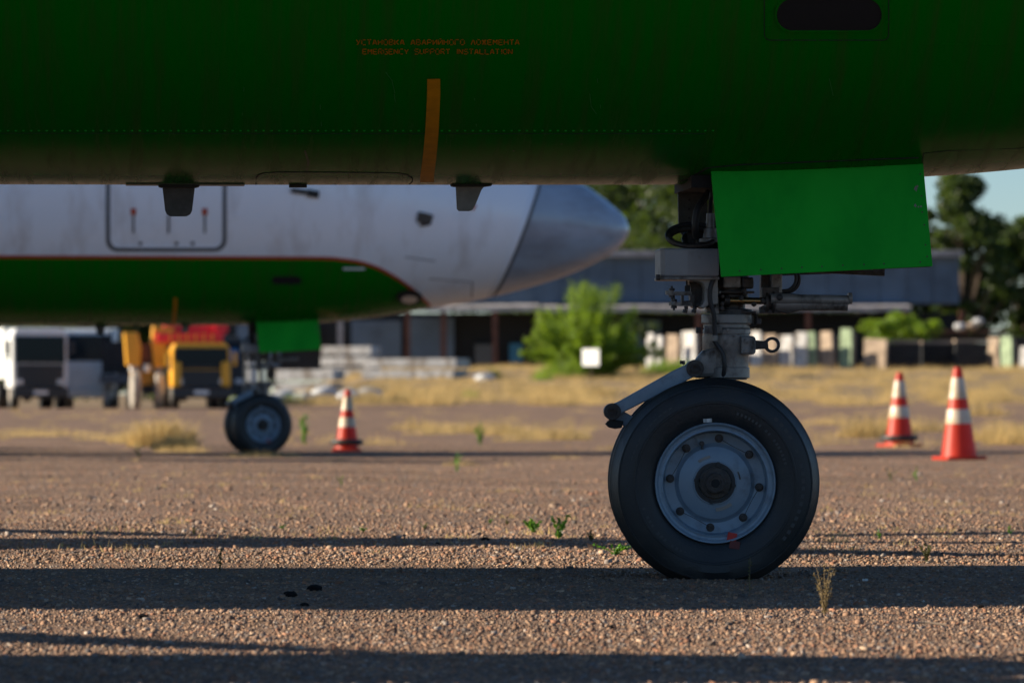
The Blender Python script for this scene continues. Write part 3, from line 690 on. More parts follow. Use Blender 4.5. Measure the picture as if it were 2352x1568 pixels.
    door(.27, ((1700, 384), (2020, 372), (2033, 624), (1790, 633)), 'grime', 'gear_door')
    sr = MB()
    for px, py in ((1849, 677), (1902, 674), (1954, 671), (2005, 668), (2055, 666), (2107, 663), (2160, 661), (2210, 659), (2301, 655), (2318, 641), (2314, 612), (2311, 562), (2306, 530), (2304, 490), (2301, 435)):
        p = q3(px / 1.0884, py / 1.0884, -.27); sr.lathe(p + Vector((0, .002, 0)), p + Vector((0, -.0012, 0)), [(0, .0029), (1, .0024)], 8)
    tag(sr.build('rivet_row', 'bolt', gd), kind='stuff')
    for px, py, a_, b_ in ((2104, 433, 4, 6), (2108, 428, 2, 3), (2103, 472, 3, 4), (2110, 475, 2, 2), (2116, 474, 3, 2)):
        n_ = 9; vs = []
        for k in range(n_):
            q = 2 * PI * k / n_; rr2 = 1 + .4 * math.sin(k * 3.7); vs.append(q3(px + a_ * rr2 * math.cos(q), py + b_ * rr2 * math.sin(q), -.2712))
        MB().add(vs, [tuple(range(n_))]).build('chipped_paint', 'lgrey', gd, 0)
    MB().box(q3(1920, 624, -.10), (.29, .018, .012), Matrix.Rotation(math.radians(2.6), 3, 'Y')).build('door_link', 'grime', root, loc=up)

    # fixed upper strut
    pv = Vector((ax, 0, 0))
    m = MB(); m.lathe(q3(1680, 420), q3(1680, 640), [(0, .05), (1, .05)], 28); m.build('strut_cylinder', 'grime', root, loc=up)
    m = MB(); m.lathe(q3(1632, 490, -.05), q3(1632, 556, -.05), [(0, .012), (.5, .014), (.52, .02), (.85, .022), (.88, .034), (1, .034)], 20); m.build('hydraulic_fitting', 'metal', root, loc=up)
    for rr2, pts in ((.011, [(1638, 432, -.03), (1622, 452, -.05), (1603, 480, -.07), (1597, 520, -.07), (1600, 545, -.05)]),
                     (.007, [(1640, 420, -.08), (1634, 450, -.09), (1631, 480, -.06), (1632, 500, -.05)])):
        MB().tube([q3(a_, b_, c_) for a_, b_, c_ in pts], rr2, 12).build('hydraulic_hose', 'black', root, loc=up)
    def coil(cx, cy, rx, ry, y0, r_, tilt, a0=-10, a1=300):
        pts = []
        for k in range(13):
            q = math.radians(a0 + (a1 - a0) * k / 12); pts.append(q3(cx + rx * math.cos(q), cy - ry * math.sin(q) * tilt, y0 + .04 * math.sin(q)))
        return MB().tube(pts, r_, 10, 5)
    coil(1590, 541, 57, 26, -.05, .0075, 1, 20, 232).build('cable_loop', 'black', root, loc=up)
    coil(1592, 545, 54, 20, -.06, .0085, 1, 10, 330).build('cable_loop', 'grime', root, loc=up)
    coil(1602, 535, 62, 17, -.03, .007, 1, 5, 190).build('cable_loop', 'black', root, loc=up)
    coil(1612, 550, 40, 24, .0, .009, 1, -60, 200).build('cable_loop', 'black', root, loc=up)
    MB().box(q3(1618, 556, .0), (.055, .07, .035)).build('cable_block', 'grime', root, 0, .003, loc=up)
    MB().box(q3(1606, 552, .03), (.08, .05, .05)).build('cable_block', 'grime', root, 0, .003, loc=up)
    MB().box(q3(1634, 530, .02), (.03, .06, .06)).build('cable_block', 'grime', root, 0, .003, loc=up)
    # steering control box with chamfered front corner and lid
    def boxpoly(z0, z1, infl=0.0):
        x0, x1 = Q(1509, 600)[0] - infl, Q(1641, 600)[0] + infl; xm = x0 + .078
        return [(x0 + .013, -.10 - infl), (xm, -.118 - infl), (x1, -.112 - infl), (x1, .06), (x0, .06), (x0, -.088 - infl)]
    def extrude(poly, z0, z1):
        n = len(poly); vs = [(x, y, z0) for x, y in poly] + [(x, y, z1) for x, y in poly]
        return MB().add(vs, [tuple(range(n)), tuple(range(2 * n - 1, n - 1, -1))] + [(k, k + n, (k + 1) % n + n, (k + 1) % n) for k in range(n)])
    extrude(boxpoly(0, 0), Q(0, 634)[1], Q(0, 569)[1]).build('steering_box', 'casing', root, 0, .006, loc=up)
    extrude(boxpoly(0, 0, .002), Q(0, 574)[1], Q(0, 571.5)[1]).build('box_lid', 'casing', root, 0, .001, loc=up)
    extrude(boxpoly(0, 0, .001), Q(0, 641.5)[1], Q(0, 634.5)[1]).build('box_flange', 'metal', root, 0, .001, loc=up)
    MB().box(q3(1511, 637, -.10), (.012, .02, .017)).cyl(q3(1511, 637, -.117), q3(1511, 637, -.108), .006, n=8).build('flange_clamp', 'bolt', root, 0, .001, loc=up)
    # casting below the box: leg running down to the strut, with window
    m = MB().prism([Q(*p) for p in ((1575, 641), (1640, 641), (1640, 700), (1618, 703), (1606, 711), (1597, 706), (1605, 699), (1609, 690), (1610, 664), (1606, 654), (1596, 649), (1575, 647))], -.10, -.03)
    m.build('box_bracket', 'metal', root, 0, .004, loc=up)
    m = MB().prism([Q(*p) for p in ((1578, 640), (1612, 640), (1612, 704), (1592, 708), (1584, 700), (1584, 660))], -.028, .03); m.build('bracket_web', 'grime', root, 0, .003, loc=up)
    m = MB().prism([Q(*p) for p in ((1571, 645), (1574, 645), (1574, 655), (1580, 655), (1580, 670), (1568, 670), (1568, 657), (1571, 657))], -.06, -.05)
    m.build('cable_clip', 'seam', root, 0, loc=up)
    # clevis arms and their bolts on the left
    for (x0_, y0_, x1_, y1_, bx) in ((1530, 672, 1588, 676, 1543), (1538, 697, 1590, 700, 1548)):
        a_ = q3(x0_ + 8, y0_, -.05); b_ = q3(x1_, y1_, -.05)
        m = MB().cyl(a_ + Vector((0, 0, -.006)), a_ + Vector((0, 0, .006)), .013, n=16); m.box((a_ + b_) / 2, ((b_ - a_).length, .02, .011)); m.build('clevis_arm', 'metal', root, 0, .001, loc=up)
        m = MB(); c_ = q3(bx, y0_, -.05); m.cyl(c_ + Vector((0, 0, -.020)), c_ + Vector((0, 0, .020)), .0035, n=8)
        m.cyl(c_ + Vector((0, 0, .006)), c_ + Vector((0, 0, .013)), .009, n=6); m.cyl(c_ + Vector((0, 0, -.014)), c_ + Vector((0, 0, -.006)), .009, n=6)
        m.build('clevis_bolt', 'bolt', root, 20, loc=up)
    m = MB().prism([Q(*p) for p in ((1560, 678), (1566, 678), (1566, 692), (1580, 690), (1580, 678), (1590, 678), (1590, 702), (1560, 702))], -.06, -.04); m.build('clevis_web', 'grime', root, 0, .001, loc=up)
    for px in (1576, 1596):
        a_ = q3(px, 703, -.05); m = MB().cyl(a_, a_ + Vector((0, 0, -.010)), .006, n=8).cyl(a_ + Vector((-.002, 0, -.010)), a_ + Vector((-.004, 0, -.020)), .0075, n=8); m.build('grease_nipple', 'bolt', root, loc=up)
    MB().box(q3(1617, 701, -.04), (.07, .02, .012)).build('steering_link', 'grime', root, 0, .001, loc=up)
    # head block, rings and collars of the strut
    zz = lambda py: Q(0, py)[1]
    def colr(nm, mt, y0_, y1_, prof, cx=1668, n=36, par=root, l_=up, y=0.0):
        return MB().lathe(q3(cx, y0_, y), q3(cx, y1_, y), prof, n).build(nm, mt, par, 30, loc=l_)
    colr('strut_head', 'grime', 625, 722, [(0, .052), (.25, .052), (.27, .060), (.36, .060), (.38, .044), (.52, .044), (.54, .050), (.60, .050), (.62, .041), (.86, .041), (.88, .062), (1, .064)], 1680)
    MB().box(q3(1680, 648, -.045), (.052, .03, .034)).build('head_lug', 'metal', root, 0, .004, loc=up)
    MB().box(q3(1716, 650, -.04), (.035, .04, .034)).build('head_lug', 'grime', root, 0, .006, loc=up)
    for py, wd in ((671, .10), (717, .11)):
        MB().box(q3(1692, py, -.035), (wd, .05, .007)).build('clamp_plate', 'grime', root, 0, .0015, loc=up)
    MB().box(q3(1634, 697, -.02), (.035, .05, .055)).build('head_lug', 'metal', root, 0, .004, loc=up)
    MB().box(q3(1644, 713, -.052), (.022, .014, .022)).build('clamp_lug', 'metal', root, 0, .004, loc=up)
    # actuator body and brassy rod
    MB().cyl(q3(1672, 690, -.055), q3(1768, 691, -.055), .0105, n=20).build('actuator_rod', 'brass', root, loc=up)
    m = MB().cyl(q3(1664, 690, -.055), q3(1676, 690, -.055), .015, n=16); m.build('rod_end', 'grime', root, loc=up)
    m = MB(); m.lathe(q3(1757, 693, -.055), q3(1778, 693, -.055), [(0, .034), (.3, .034), (.32, .027), (.7, .027), (.72, .036), (1, .036)], 24)
    m.box(q3(1768, 672, -.05), (.05, .05, .03)); m.box(q3(1768, 712, -.05), (.06, .04, .02)); m.build('actuator_gland', 'grime', root, 25, .001, loc=up)
    m = MB().prism([Q(*p) for p in ((1772, 672), (1800, 674), (1840, 678), (1880, 680), (1880, 712), (1830, 714), (1800, 722), (1775, 716))], -.075, -.03); m.build('actuator_mount', 'grime', root, 0, .004, loc=up)
    m = MB(); m.lathe(q3(1770, 686, -.078), q3(1952, 689, -.078), [(0, .016), (.25, .016), (.26, .0145), (.985, .0145), (1, .012)], 22)
    m.build('actuator_tube', 'metal', root, loc=up)
    m = MB(); m.lathe(q3(1775, 698, -.066), q3(1946, 700, -.066), [(0, .018), (.12, .020), (.9, .0175), (.91, .0185), (1, .0185)], 22); m.build('actuator_cylinder', 'metal', root, loc=up)
    m = MB().cyl(q3(1948, 685, -.078), q3(1957, 685, -.078), .017, n=20).box(q3(1921, 709, -.066), (.024, .01, .008)); m.build('actuator_cap', 'metal', root, 25, .001, loc=up)
    m = MB().lathe(q3(1791, 683, -.094), q3(1791, 683, -.101), [(0, .010), (.6, .009), (1, .004)], 14); m.build('grease_nipple', 'bolt', root, loc=up)
    m = MB().box(q3(1782, 652, -.05), (.034, .04, .062)); m.build('valve_block', 'metal', root, 0, .005, loc=up)
    m = MB().box(q3(1758, 660, -.02), (.03, .04, .08)); m.build('valve_block', 'grime', root, 0, .003, loc=up)
    for o_, r_ in ((0, .006), (7, .005)):
        MB().tube([q3(a_ - o_, b_ - o_ * .3, -.04 - o_ * .002) for a_, b_ in ((1826, 622), (1835, 636), (1832, 655), (1818, 668), (1795, 671), (1780, 676))], r_, 10).build('hydraulic_hose', 'black', root, loc=up)
    for k in range(16):        # greasy bolts and fittings crowding the head
        px = rnd.choice([rnd.uniform(1625, 1660), rnd.uniform(1700, 1800)]); py = rnd.uniform(664, 722); p = q3(px, py, -.06)
        s_ = rnd.uniform(.004, .008); MB().lathe(p, p + Vector((0, -.018, 0)), [(0, s_ * 1.3), (.4, s_ * 1.3), (.42, s_), (1, s_ * .9)], 6).build('fitting', 'grime', root, 20, loc=up)
    colr('strut_collar', 'metal', 722, 745, [(0, .0), (0, .074), (.08, .077), (.85, .077), (1, .073), (1, 0)], 1670)
    colr('strut_neck', 'metal', 745, 770, [(0, .070), (.3, .070), (.35, .066), (.5, .071), (.85, .071), (.9, .068), (1, .068)], 1669)
    for px, py in ((1604, 758), (1742, 738)):
        m = MB().box(q3(px, py, -.02), (.014, .02, .018)); m.build('clamp_bolt', 'bolt', root, 0, .002, loc=up)
    m = MB().tube([q3(a_, b_, -.02) for a_, b_ in ((1726, 722), (1732, 722), (1737, 726), (1736, 744), (1730, 748), (1718, 749), (1716, 756))], .0035, 8).build('bent_bracket', 'seam', root, loc=up)
    m = MB().box(q3(1722, 734, -.01), (.02, .03, .03)); m.build('bracket_block', 'grime', root, 0, .003, loc=up)
    hm = MB().box(q3(1638, 757, -.070), (.05, .012, .022)).cyl(q3(1626, 757, -.078), q3(1626, 757, -.068), .005, n=8).cyl(q3(1672, 757, -.078), q3(1672, 757, -.068), .005, n=8)
    hm.build('hose_clamp', 'metal', root, 20, .001, loc=up)
    # long hose over the strut
    st = lambda p: pv + Matrix.Rotation(steer, 3, 'Z') @ (Vector(p) - pv)
    hpts = [(1641, 636, -.10), (1632, 660, -.10), (1631, 690, -.10), (1639, 720, -.095), (1641, 748, -.088), (1643, 778, -.082)]
    hpl = [(1643, 778, -.082), (1652, 792, -.078), (1665, 812, -.078), (1669, 835, -.078), (1667, 856, -.07), (1662, 872, -.05)]
    MB().tube([q3(a_, b_, c_) for a_, b_, c_ in hpts], .0072, 12).build('brake_hose', 'black', root, loc=up)
    lo = [q3(a_, b_, c_) for a_, b_, c_ in hpl]
    if ext > 0: lo[0] = lo[0] + up
    MB().tube([st(p) for p in lo], .0065, 12).build('brake_hose', 'black', root)
    m = MB().lathe(q3(1641, 770, -.084), q3(1641, 783, -.084), [(0, .0105), (1, .0095)], 14); m.build('hose_clip', 'metal', root, loc=up)
    if ext > 0: MB().cyl(st((ax, 0, .60)), st((ax, 0, .60)) + Vector((0, 0, .35)), .05, n=28).build('piston', 'chrome', root)
    # lower casting (turns with the wheels); built about the strut axis
    L = Vector((ax, 0, 0)); rel = lambda p: Vector(p) - L
    def low(mb, nm, mt, sm=30, bv=0.0):
        mb.v = [tuple(Vector(p) - L) for p in mb.v]; return mb.build(nm, mt, root, sm, bv, loc=L, rotz=steer)
    m = MB().lathe(q3(1668, 768), q3(1668, 872), [(0, .062), (.03, .071), (.30, .071), (.36, .067), (.72, .066), (.74, .070), (.95, .070), (.97, .062), (1, .06)], 36)
    low(m, 'lower_casting', 'metal')
    m = MB().prism([Q(*p) for p in ((1613, 806), (1700, 772), (1700, 860), (1607, 868), (1590, 866), (1578, 848), (1590, 834))], -.058, .058); low(m, 'link_lug_web', 'metal', 0, .012)
    m = MB().prism([Q(*p) for p in ((1700, 772), (1728, 772), (1733, 777), (1733, 810), (1728, 814), (1700, 814))], -.068, .05); low(m, 'tow_block', 'metal', 0, .006)
    for py in (782, 806):
        p = q3(1719, py, -.068); low(MB().lathe(p, p + Vector((0, -.010, 0)), [(0, .0105), (.5, .0105), (.52, .0075), (1, .0065)], 6), 'tow_bolt', 'metal', 20)
    m = MB().prism([Q(*p) for p in ((1733, 781), (1752, 783), (1762, 780), (1764, 801), (1752, 801), (1733, 803))], -.02, .02); low(m, 'tow_arm', 'grime', 0, .002)
    m = MB(); c_ = q3(1772.5, 792, 0)
    m.lathe(c_ + Vector((0, -.016, 0)), c_ + Vector((0, .016, 0)), [(0, .0150), (0, .0225), (.2, .0240), (.8, .0240), (1, .0225), (1, .0150), (0, .0150)], 32, False); low(m, 'tow_eye', 'grime')
    m = MB().cyl(q3(1650, 868), q3(1650, 930), .05, n=24); low(m, 'axle_post', 'grime')
    m = MB().cyl(Vector((0, -.12, .285)), Vector((0, .12, .285)), .035, n=20).cyl(Vector((0, 0, .285)), q3(1655, 905), .045, .05, 20); low(m, 'axle', 'grime')
    # torque link: tapered arm from the upper pivot to the lower knee
    a_ = q3(1602, 846, -.085); b_ = q3(1413, 945, -.085); d_ = (b_ - a_).normalized(); nn = Vector((-d_.z, 0, d_.x))
    arm = MB()
    for y0_, y1_ in ((-.100, -.072), (.04, .068)):
        pts = [a_ + nn * -.021, a_ + d_ * .06 + nn * -.023, b_ - d_ * .03 + nn * -.017, b_ + nn * -.020, b_ + nn * .020, b_ - d_ * .03 + nn * .017, a_ + d_ * .06 + nn * .020, a_ + nn * .021]
        arm.prism([(p.x, p.z) for p in pts], y0_, y1_)
    low(arm, 'torque_link', 'rim', 0, .003)
    for c_, rr2, nm in ((a_, .0255, 'upper_pivot'), (b_, .0245, 'lower_pivot')):
        c0 = Vector((c_.x, 0, c_.z))
        m = MB(); m.lathe(c0 + Vector((0, -.112, 0)), c0 + Vector((0, .075, 0)), [(0, rr2 * .55), (0, rr2), (.03, rr2 * 1.03), (.97, rr2), (1, rr2 * .5)], 28, False)
        m.lathe(c0 + Vector((0, -.108, 0)), c0 + Vector((0, -.10, 0)), [(0, rr2 * .55), (1, rr2 * .55)], 20); low(m, nm, 'grime')
        m = MB().lathe(c0 + Vector((0, -.118, 0)), c0 + Vector((0, -.104, 0)), [(0, rr2 * .34), (0, rr2 * .46), (1, rr2 * .46), (1, rr2 * .34)], 18, False); low(m, 'pivot_pin', 'bolt')
    m = MB().box(q3(1574, 832, -.09), (.014, .02, .010)).cyl(q3(1571, 831, -.10), q3(1577, 834, -.09), .005, n=8); low(m, 'pivot_pin', 'bolt', 0)
    m = MB().prism([Q(*p) for p in ((1400, 962), (1432, 966), (1428, 982), (1412, 984), (1398, 981), (1390, 973))], -.09, -.06); low(m, 'link_stop', 'seam', 0, .002)
    c2 = q3(1478, 985, -.06); d2 = (c2 - q3(1413, 945, -.06)); b2 = Vector((b_.x, 0, b_.z)); n2 = Vector((-d2.z, 0, d2.x)).normalized()
    m = MB()
    for y0_, y1_ in ((-.069, -.05), (.02, .038)):
        m.prism([(p.x, p.z) for p in (b2 - n2 * .018, Vector((c2.x, 0, c2.z)) - n2 * .02, Vector((.0, 0, .27)) - n2 * .02, Vector((0, 0, .27)) + n2 * .02, Vector((c2.x, 0, c2.z)) + n2 * .02, b2 + n2 * .018)], y0_, y1_)
    low(m, 'trailing_lever', 'rim', 0, .003)
    build_wheel(root, -.165, False, .2845, steer, L)
    build_wheel(root, .165, True, .2845, steer, L)
    return root

near = build_aircraft('airliner', 'nearest airliner, dark green belly filling the top of the frame', T1, YAW1, 0.0, math.radians(-4.7))
far = build_aircraft('airliner', 'airliner behind, white with red line, green belly and grey radome nose', T2, YAW2, EXT2, math.radians(9.5))

# ------------------------------------------------------------------ traffic cones
def cone(px, r, h, label, lean=0.0, ring=False, turn=0.0):
    o = empty('traffic_cone', G(px, r), turn); tag(o, label, 'cone', 'traffic cones'); o.rotation_euler = (0, lean, turn)
    R0 = h * .195; Rt = h * .045
    rad = lambda t: R0 + (Rt - R0) * t
    m = MB().lathe((0, 0, .03), (0, 0, h), [(t, rad(t)) for t in (0, .01, .5, .97)] + [(1, Rt * .8)], 28); m.build('cone_body', 'cone_red', o)
    for t0, t1 in ((.37, .53), (.65, .885)):
        n = 28; a = .03 + (h - .03) * t0; b = .03 + (h - .03) * t1
        MB().lathe((0, 0, a), (0, 0, b), [(0, rad(t0) + .003), (1, rad(t1) + .003)], n, False).build('reflective_band', 'cone_white', o)
    s = R0 * 2.35
    MB().box((0, 0, .016), (s, s, .03)).build('cone_base', 'cone_red', o, 0, .008)
    if ring:
        vs = []; fs = []; n, k2 = 28, 10; Rr = R0 * 1.15; rr = .03
        for i in range(n):
            for k in range(k2):
                a = 2 * PI * i / n; b = 2 * PI * k / k2; vs.append(((Rr + rr * math.cos(b)) * math.cos(a), (Rr + rr * math.cos(b)) * math.sin(a), .10 + rr * math.sin(b)))
        for i in range(n):
            for k in range(k2): fs.append((i * k2 + k, ((i + 1) % n) * k2 + k, ((i + 1) % n) * k2 + (k + 1) % k2, i * k2 + (k + 1) % k2))
        MB().add(vs, fs).build('weight_ring', 'tyre', o)
    return o
cone(797, 3.47, .64, 'small orange cone beside the nose wheel of the airliner behind', .01, True)
cone(2203, 3.02, .83, 'largest orange cone, rightmost, without a weight ring', math.radians(-1), False, .3)
cone(2066, 3.80, .84, 'orange cone with black weight ring, middle right of the wheel', .0, True, .5)

# ------------------------------------------------------------------ plants
def leaves_mesh(name, m, pts, size, n_per=1, up=0.0, aspect=0.45):
    pts = np.asarray(pts, dtype=float); n = len(pts)
    d = nr.normal(0, 1, (n, 3)); d[:, 2] += up; d /= np.linalg.norm(d, axis=1)[:, None]
    e = nr.normal(0, 1, (n, 3)); e -= (e * d).sum(1)[:, None] * d; e /= np.linalg.norm(e, axis=1)[:, None]
    s = size * nr.uniform(.6, 1.3, (n, 1))
    Vv = np.stack([pts - d * s * .5, pts + e * s * aspect * .5, pts + d * s * .5, pts - e * s * aspect * .5], 1).reshape(-1, 3)
    return np_mesh(name, Vv, np.arange(n * 4).reshape(-1, 4), m)
def weed(name, base, label, cat, h, n_st, mleaf, mstem, spread=.5, leaf=.012, per=14, seed=1, flower=False):
    rg = random.Random(seed); o = empty(name, base); tag(o, label, cat, 'small weeds in the gravel'); st = MB(); pts = []
    for i in range(n_st):
        a = rg.uniform(0, 2 * PI); hh = h * rg.uniform(.5, 1) if i else h; sp = spread * hh * rg.uniform(.3, 1) if i else spread * .15 * hh
        tip = Vector((math.cos(a) * sp, math.sin(a) * sp, hh)); mid = Vector((math.cos(a) * sp * .35, math.sin(a) * sp * .35, hh * .55))
        st.tube([(0, 0, -.005), mid, tip], lambda t, q=h: max(.0007, q * .011 * (1 - t * .7)), 5, 4)
        for k in range(per):
            t = rg.uniform(.12, 1); p = mid * (2 * t) if t < .5 else mid.lerp(tip, (t - .5) * 2); j = h * .05
            pts.append((p.x + rg.uniform(-j, j), p.y + rg.uniform(-j, j), max(.003, p.z + rg.uniform(-j, j))))
    st.build('stem', mstem, o); obj('leaves', leaves_mesh('leaves', mleaf, pts, leaf, aspect=.5), o); return o
def gp(px, py, up=0.0):      # ground point on the apron seen at a pixel
    Y = CAM_H / ((py - HOR) / FOC); x = (px - 1176) / FOC * Y; return (x, Y, gz(x, Y))
weed('dry_weed', gp(1893, 1412), 'tall dry straw-coloured weed in front of the wheel at the shadow edge', 'weed', .125, 8, 'stem', 'stem', .42, .008, 34, 3)
weed('dry_weed', gp(1722, 1362), 'thin leaning dry weed in shadow before the tyre', 'weed', .10, 2, 'leaf_olive', 'stem', .5, .006, 22, 8)
weed('green_weed', gp(1225, 1222), 'low pale green weed, left one of the pair left of the wheel', 'weed', .05, 14, 'leaf_weed', 'leaf_weed', 1.2, .020, 20, 5)
weed('green_weed', gp(1283, 1237), 'upright bright green weed, right one of the pair left of the wheel', 'weed', .09, 10, 'leaf_weed', 'leaf_weed', .75, .020, 12, 6)
weed('green_weed', gp(1412, 1274), 'low creeping green weed touching the left side of the tyre', 'weed', .04, 15, 'leaf_weed', 'leaf_weed', 2.2, .015, 12, 9)
weed('dark_weed', gp(2128, 1294), 'dark bushy weed on the shadow edge right of the wheel', 'weed', .06, 7, 'leaf_olive', 'leaf_olive', .6, .010, 24, 12)
weed('dark_weed', gp(506, 1312), 'thin dark weed on the shadow edge far left', 'weed', .075, 4, 'leaf_olive', 'leaf_olive', .35, .010, 12, 14)
weed('grey_weed', gp(1358, 1243), 'dry greyish weed between the green weeds and the tyre', 'weed', .045, 10, 'leaf_olive', 'stem', 1.0, .009, 14, 16)
for k, (px, py, h, lab) in enumerate(((700, 1012, .36, 'tall thin green weed beside the small cone'), (1103, 1013, .25, 'green weed mid left behind the cone line'),
        (975, 1216, .03, 'small green sprout between the thin shadows'), (835, 1222, .028, 'tiny green sprout above the thin shadow'), (1126, 1200, .02, 'tiny sprout above and left of the green pair'), (1165, 1202, .022, 'tiny dry sprout above the green pair'),
        (2320, 1228, .035, 'small green sprout at the right edge above the shadow'), (2105, 1100, .10, 'thin green weed right of the wheel mid distance'), (2045, 1098, .08, 'thin weed right of the tyre'), (1050, 1072, .16, 'yellow green weed tuft on the open gravel'),
        (2020, 1240, .04, 'dry sprout right of the tyre'), (445, 1228, .03, 'small sprout on the left thin shadow'), (648, 1215, .02, 'tiny sprout on the left gravel'), (785, 1112, .06, 'yellowish sprout below the small cone'), (320, 1040, .15, 'green tuft left of the far wheel'))):
    weed('green_weed', gp(px, py), lab, 'weed', h, 5, 'leaf_weed' if k % 3 != 2 else 'leaf_olive', 'leaf_weed', .35 if h > .2 else .8, max(.010, h * .16), 10 if h < .2 else 22, 30 + k)
# dark clods
for px, py, s, lab in ((1114, 1241, .018, 'black clod on the upper thin shadow'), (722, 1356, .026, 'large black clod in the dark shadow, right one'), (667, 1370, .022, 'black clod in the dark shadow, left one'),
                       (2251, 1397, .013, 'dark stone at the shadow edge lower right'), (700, 1392, .014, 'small dark stone below the clods'), (1402, 1446, .012, 'dark stone on the lit gravel lower middle'), (328, 1420, .016, 'grey stone on lit gravel at lower left'), (1005, 1250, .012, 'dark pebble left of the black clod')):
    b = gp(px, py); s *= .72; n = 9; vs = []; rg = random.Random(int(px))
    ic = bmesh.new(); bmesh.ops.create_icosphere(ic, subdivisions=2, radius=1)
    for v in ic.verts: v.co = Vector((v.co.x * s * 1.2, v.co.y * s, v.co.z * s * .75)) * rg.uniform(.78, 1.15)
    me = bpy.data.meshes.new('stone'); ic.to_mesh(me); ic.free(); me.materials.append(M['clod'])
    tag(obj('stone', me, None, (b[0], b[1], b[2] + s * .3)), lab, 'stone', 'larger stones and clods')
# flat twig / litter
b = gp(2120, 1441); tag(MB().tube([(b[0] - .03, b[1], .008), (b[0], b[1] + .02, .012), (b[0] + .055, b[1], .008)], .0025, 6).build('twig', 'concrete_tan'), 'pale flattened twig lying on lit gravel lower right', 'twig')
b = gp(1840, 1468); tag(MB().box((b[0] + .38, 14.0, .008), (.016, .02, .006)).build('litter_scrap', 'sticker'), 'small pale scrap in the dark shadow right of the wheel', 'litter')

# dry grass tufts and dry grass on the bank
def grass_field(name, spots, label, m='straw'):
    """spots: (x, y, radius, height, blades)"""
    vs = []; 
    for x, y, rad, h, n in spots:
        a = nr.random(n) * 2 * PI; q = np.sqrt(nr.random(n)) * rad; bx = x + q * np.cos(a); by = y + q * np.sin(a)
        bz = gz(x, y); hh = h * nr.uniform(.35, 1.0, n) * (1 - .5 * (q / rad) ** 2)
        lx = nr.normal(0, .35, n) * hh; ly = nr.normal(0, .35, n) * hh; wd = np.maximum(.004, hh * .032); an = nr.random(n) * PI
        wx = np.cos(an) * wd; wy = np.sin(an) * wd
        z0 = np.array([gz(p, q2) for p, q2 in zip(bx, by)]) - .01
        vs.append(np.stack([np.stack([bx - wx, by - wy, z0], 1), np.stack([bx + wx, by + wy, z0], 1), np.stack([bx + lx, by + ly, z0 + hh], 1)], 1))
    V_ = np.concatenate(vs).reshape(-1, 3)
    return tag(obj(name, np_mesh(name, V_, np.arange(len(V_)).reshape(-1, 3), m)), label, 'grass', kind='stuff')
sp = []
for px, r, rad, h, n in ((375, 3.8, .40, .42, 1100), (400, 3.62, .25, .26, 500), (330, 4.1, .45, .30, 500), (250, 4.3, .5, .2, 350), (120, 4.8, .7, .18, 400), (40, 5.0, .6, .16, 300),
        (960, 5.6, .5, .28, 400), (1040, 5.2, .5, .25, 350), (1110, 5.0, .6, .3, 500), (1170, 4.7, .5, .3, 400), (1230, 4.5, .45, .28, 400), (1290, 4.3, .4, .30, 350), (1190, 4.2, .35, .2, 250), (985, 4.9, .4, .2, 250),
        (1990, 4.5, .45, .40, 600), (2030, 4.9, .5, .42, 500), (2110, 5.3, .5, .35, 400), (1915, 6.3, .7, .28, 400), (2290, 4.2, .5, .33, 600), (2350, 4.0, .5, .33, 500), (2250, 8.5, .8, .5, 500), (2330, 4.9, .5, .3, 300),
        (1905, 4.1, .4, .12, 200), (420, 3.45, .3, .14, 250), (560, 3.22, .22, .10, 160), (600, 3.2, .2, .12, 160), (650, 3.22, .2, .10, 160), (1060, 2.75, .16, .10, 120), (870, 3.9, .4, .12, 200), (1290, 3.1, .2, .06, 100)):
    x, y, _ = G(px, r); sp.append((x, y, rad, h, n))
for k in range(420):
    r = 1 / rnd.uniform(1 / 4.2, 1 / 1.15); px = rnd.uniform(-100, 2450); x, y, _ = G(px, r); sp.append((x, y, rnd.uniform(.03, .2), rnd.uniform(.015, .06), 20))
for k in range(160):      # scattered sparse wisps
    r = rnd.uniform(3.6, 11); px = rnd.uniform(-50, 2400); x, y, _ = G(px, r); sp.append((x, y, rnd.uniform(.1, .5), rnd.uniform(.06, .22), 60))
grass_field('dry_grass', sp, 'yellow dry grass tufts scattered over the gravel')
sp = []
for k in range(330):
    r = rnd.uniform(12.6, 14.2); px = rnd.uniform(780, 1750) if rnd.random() < .6 else rnd.uniform(640, 2500)
    if math.sin(px * .02 + 1) + math.sin(px * .047) > -.3: x, y, _ = G(px, r); sp.append((x, y, rnd.uniform(.5, 1.3), rnd.uniform(.35, .7), 170))
for k in range(1900):
    r = rnd.uniform(12.8, 18.5); px = rnd.uniform(560, 2500); x, y, _ = G(px, r)
    dens = .25 + .75 * smooth(13.2, 14.4, r + .8 * math.sin(px * .012))
    if rnd.random() > dens * (.35 + .65 * (math.sin(px * .013 + r * 1.7) + math.sin(px * .031 - r * 3.1) > -.2)): continue
    sp.append((x, y, rnd.uniform(.4, 1.3), rnd.uniform(.15, .5), 110))
grass_field('bank_grass', sp, 'band of yellow dry grass on the rising ground behind')
sp = [(*G(px, r)[:2], rad, h, n) for px, r, rad, h, n in ((1540, 16, 1.2, 1.1, 500), (1515, 16, 1, .9, 400), (1580, 16.3, 1, .8, 300), (1130, 15.5, .5, .7, 200), (1290, 15.5, 1.2, 1.3, 500), (560, 15.5, 1, 1, 300), (2330, 19, 1.5, .8, 200), (1245, 15.3, .6, .6, 200), (1080, 13.5, .4, .5, 160), (670, 13.3, .5, .6, 160))]
grass_field('green_undergrowth', sp, 'bright green undergrowth along the foot of the concrete panels', 'leaf_bright')

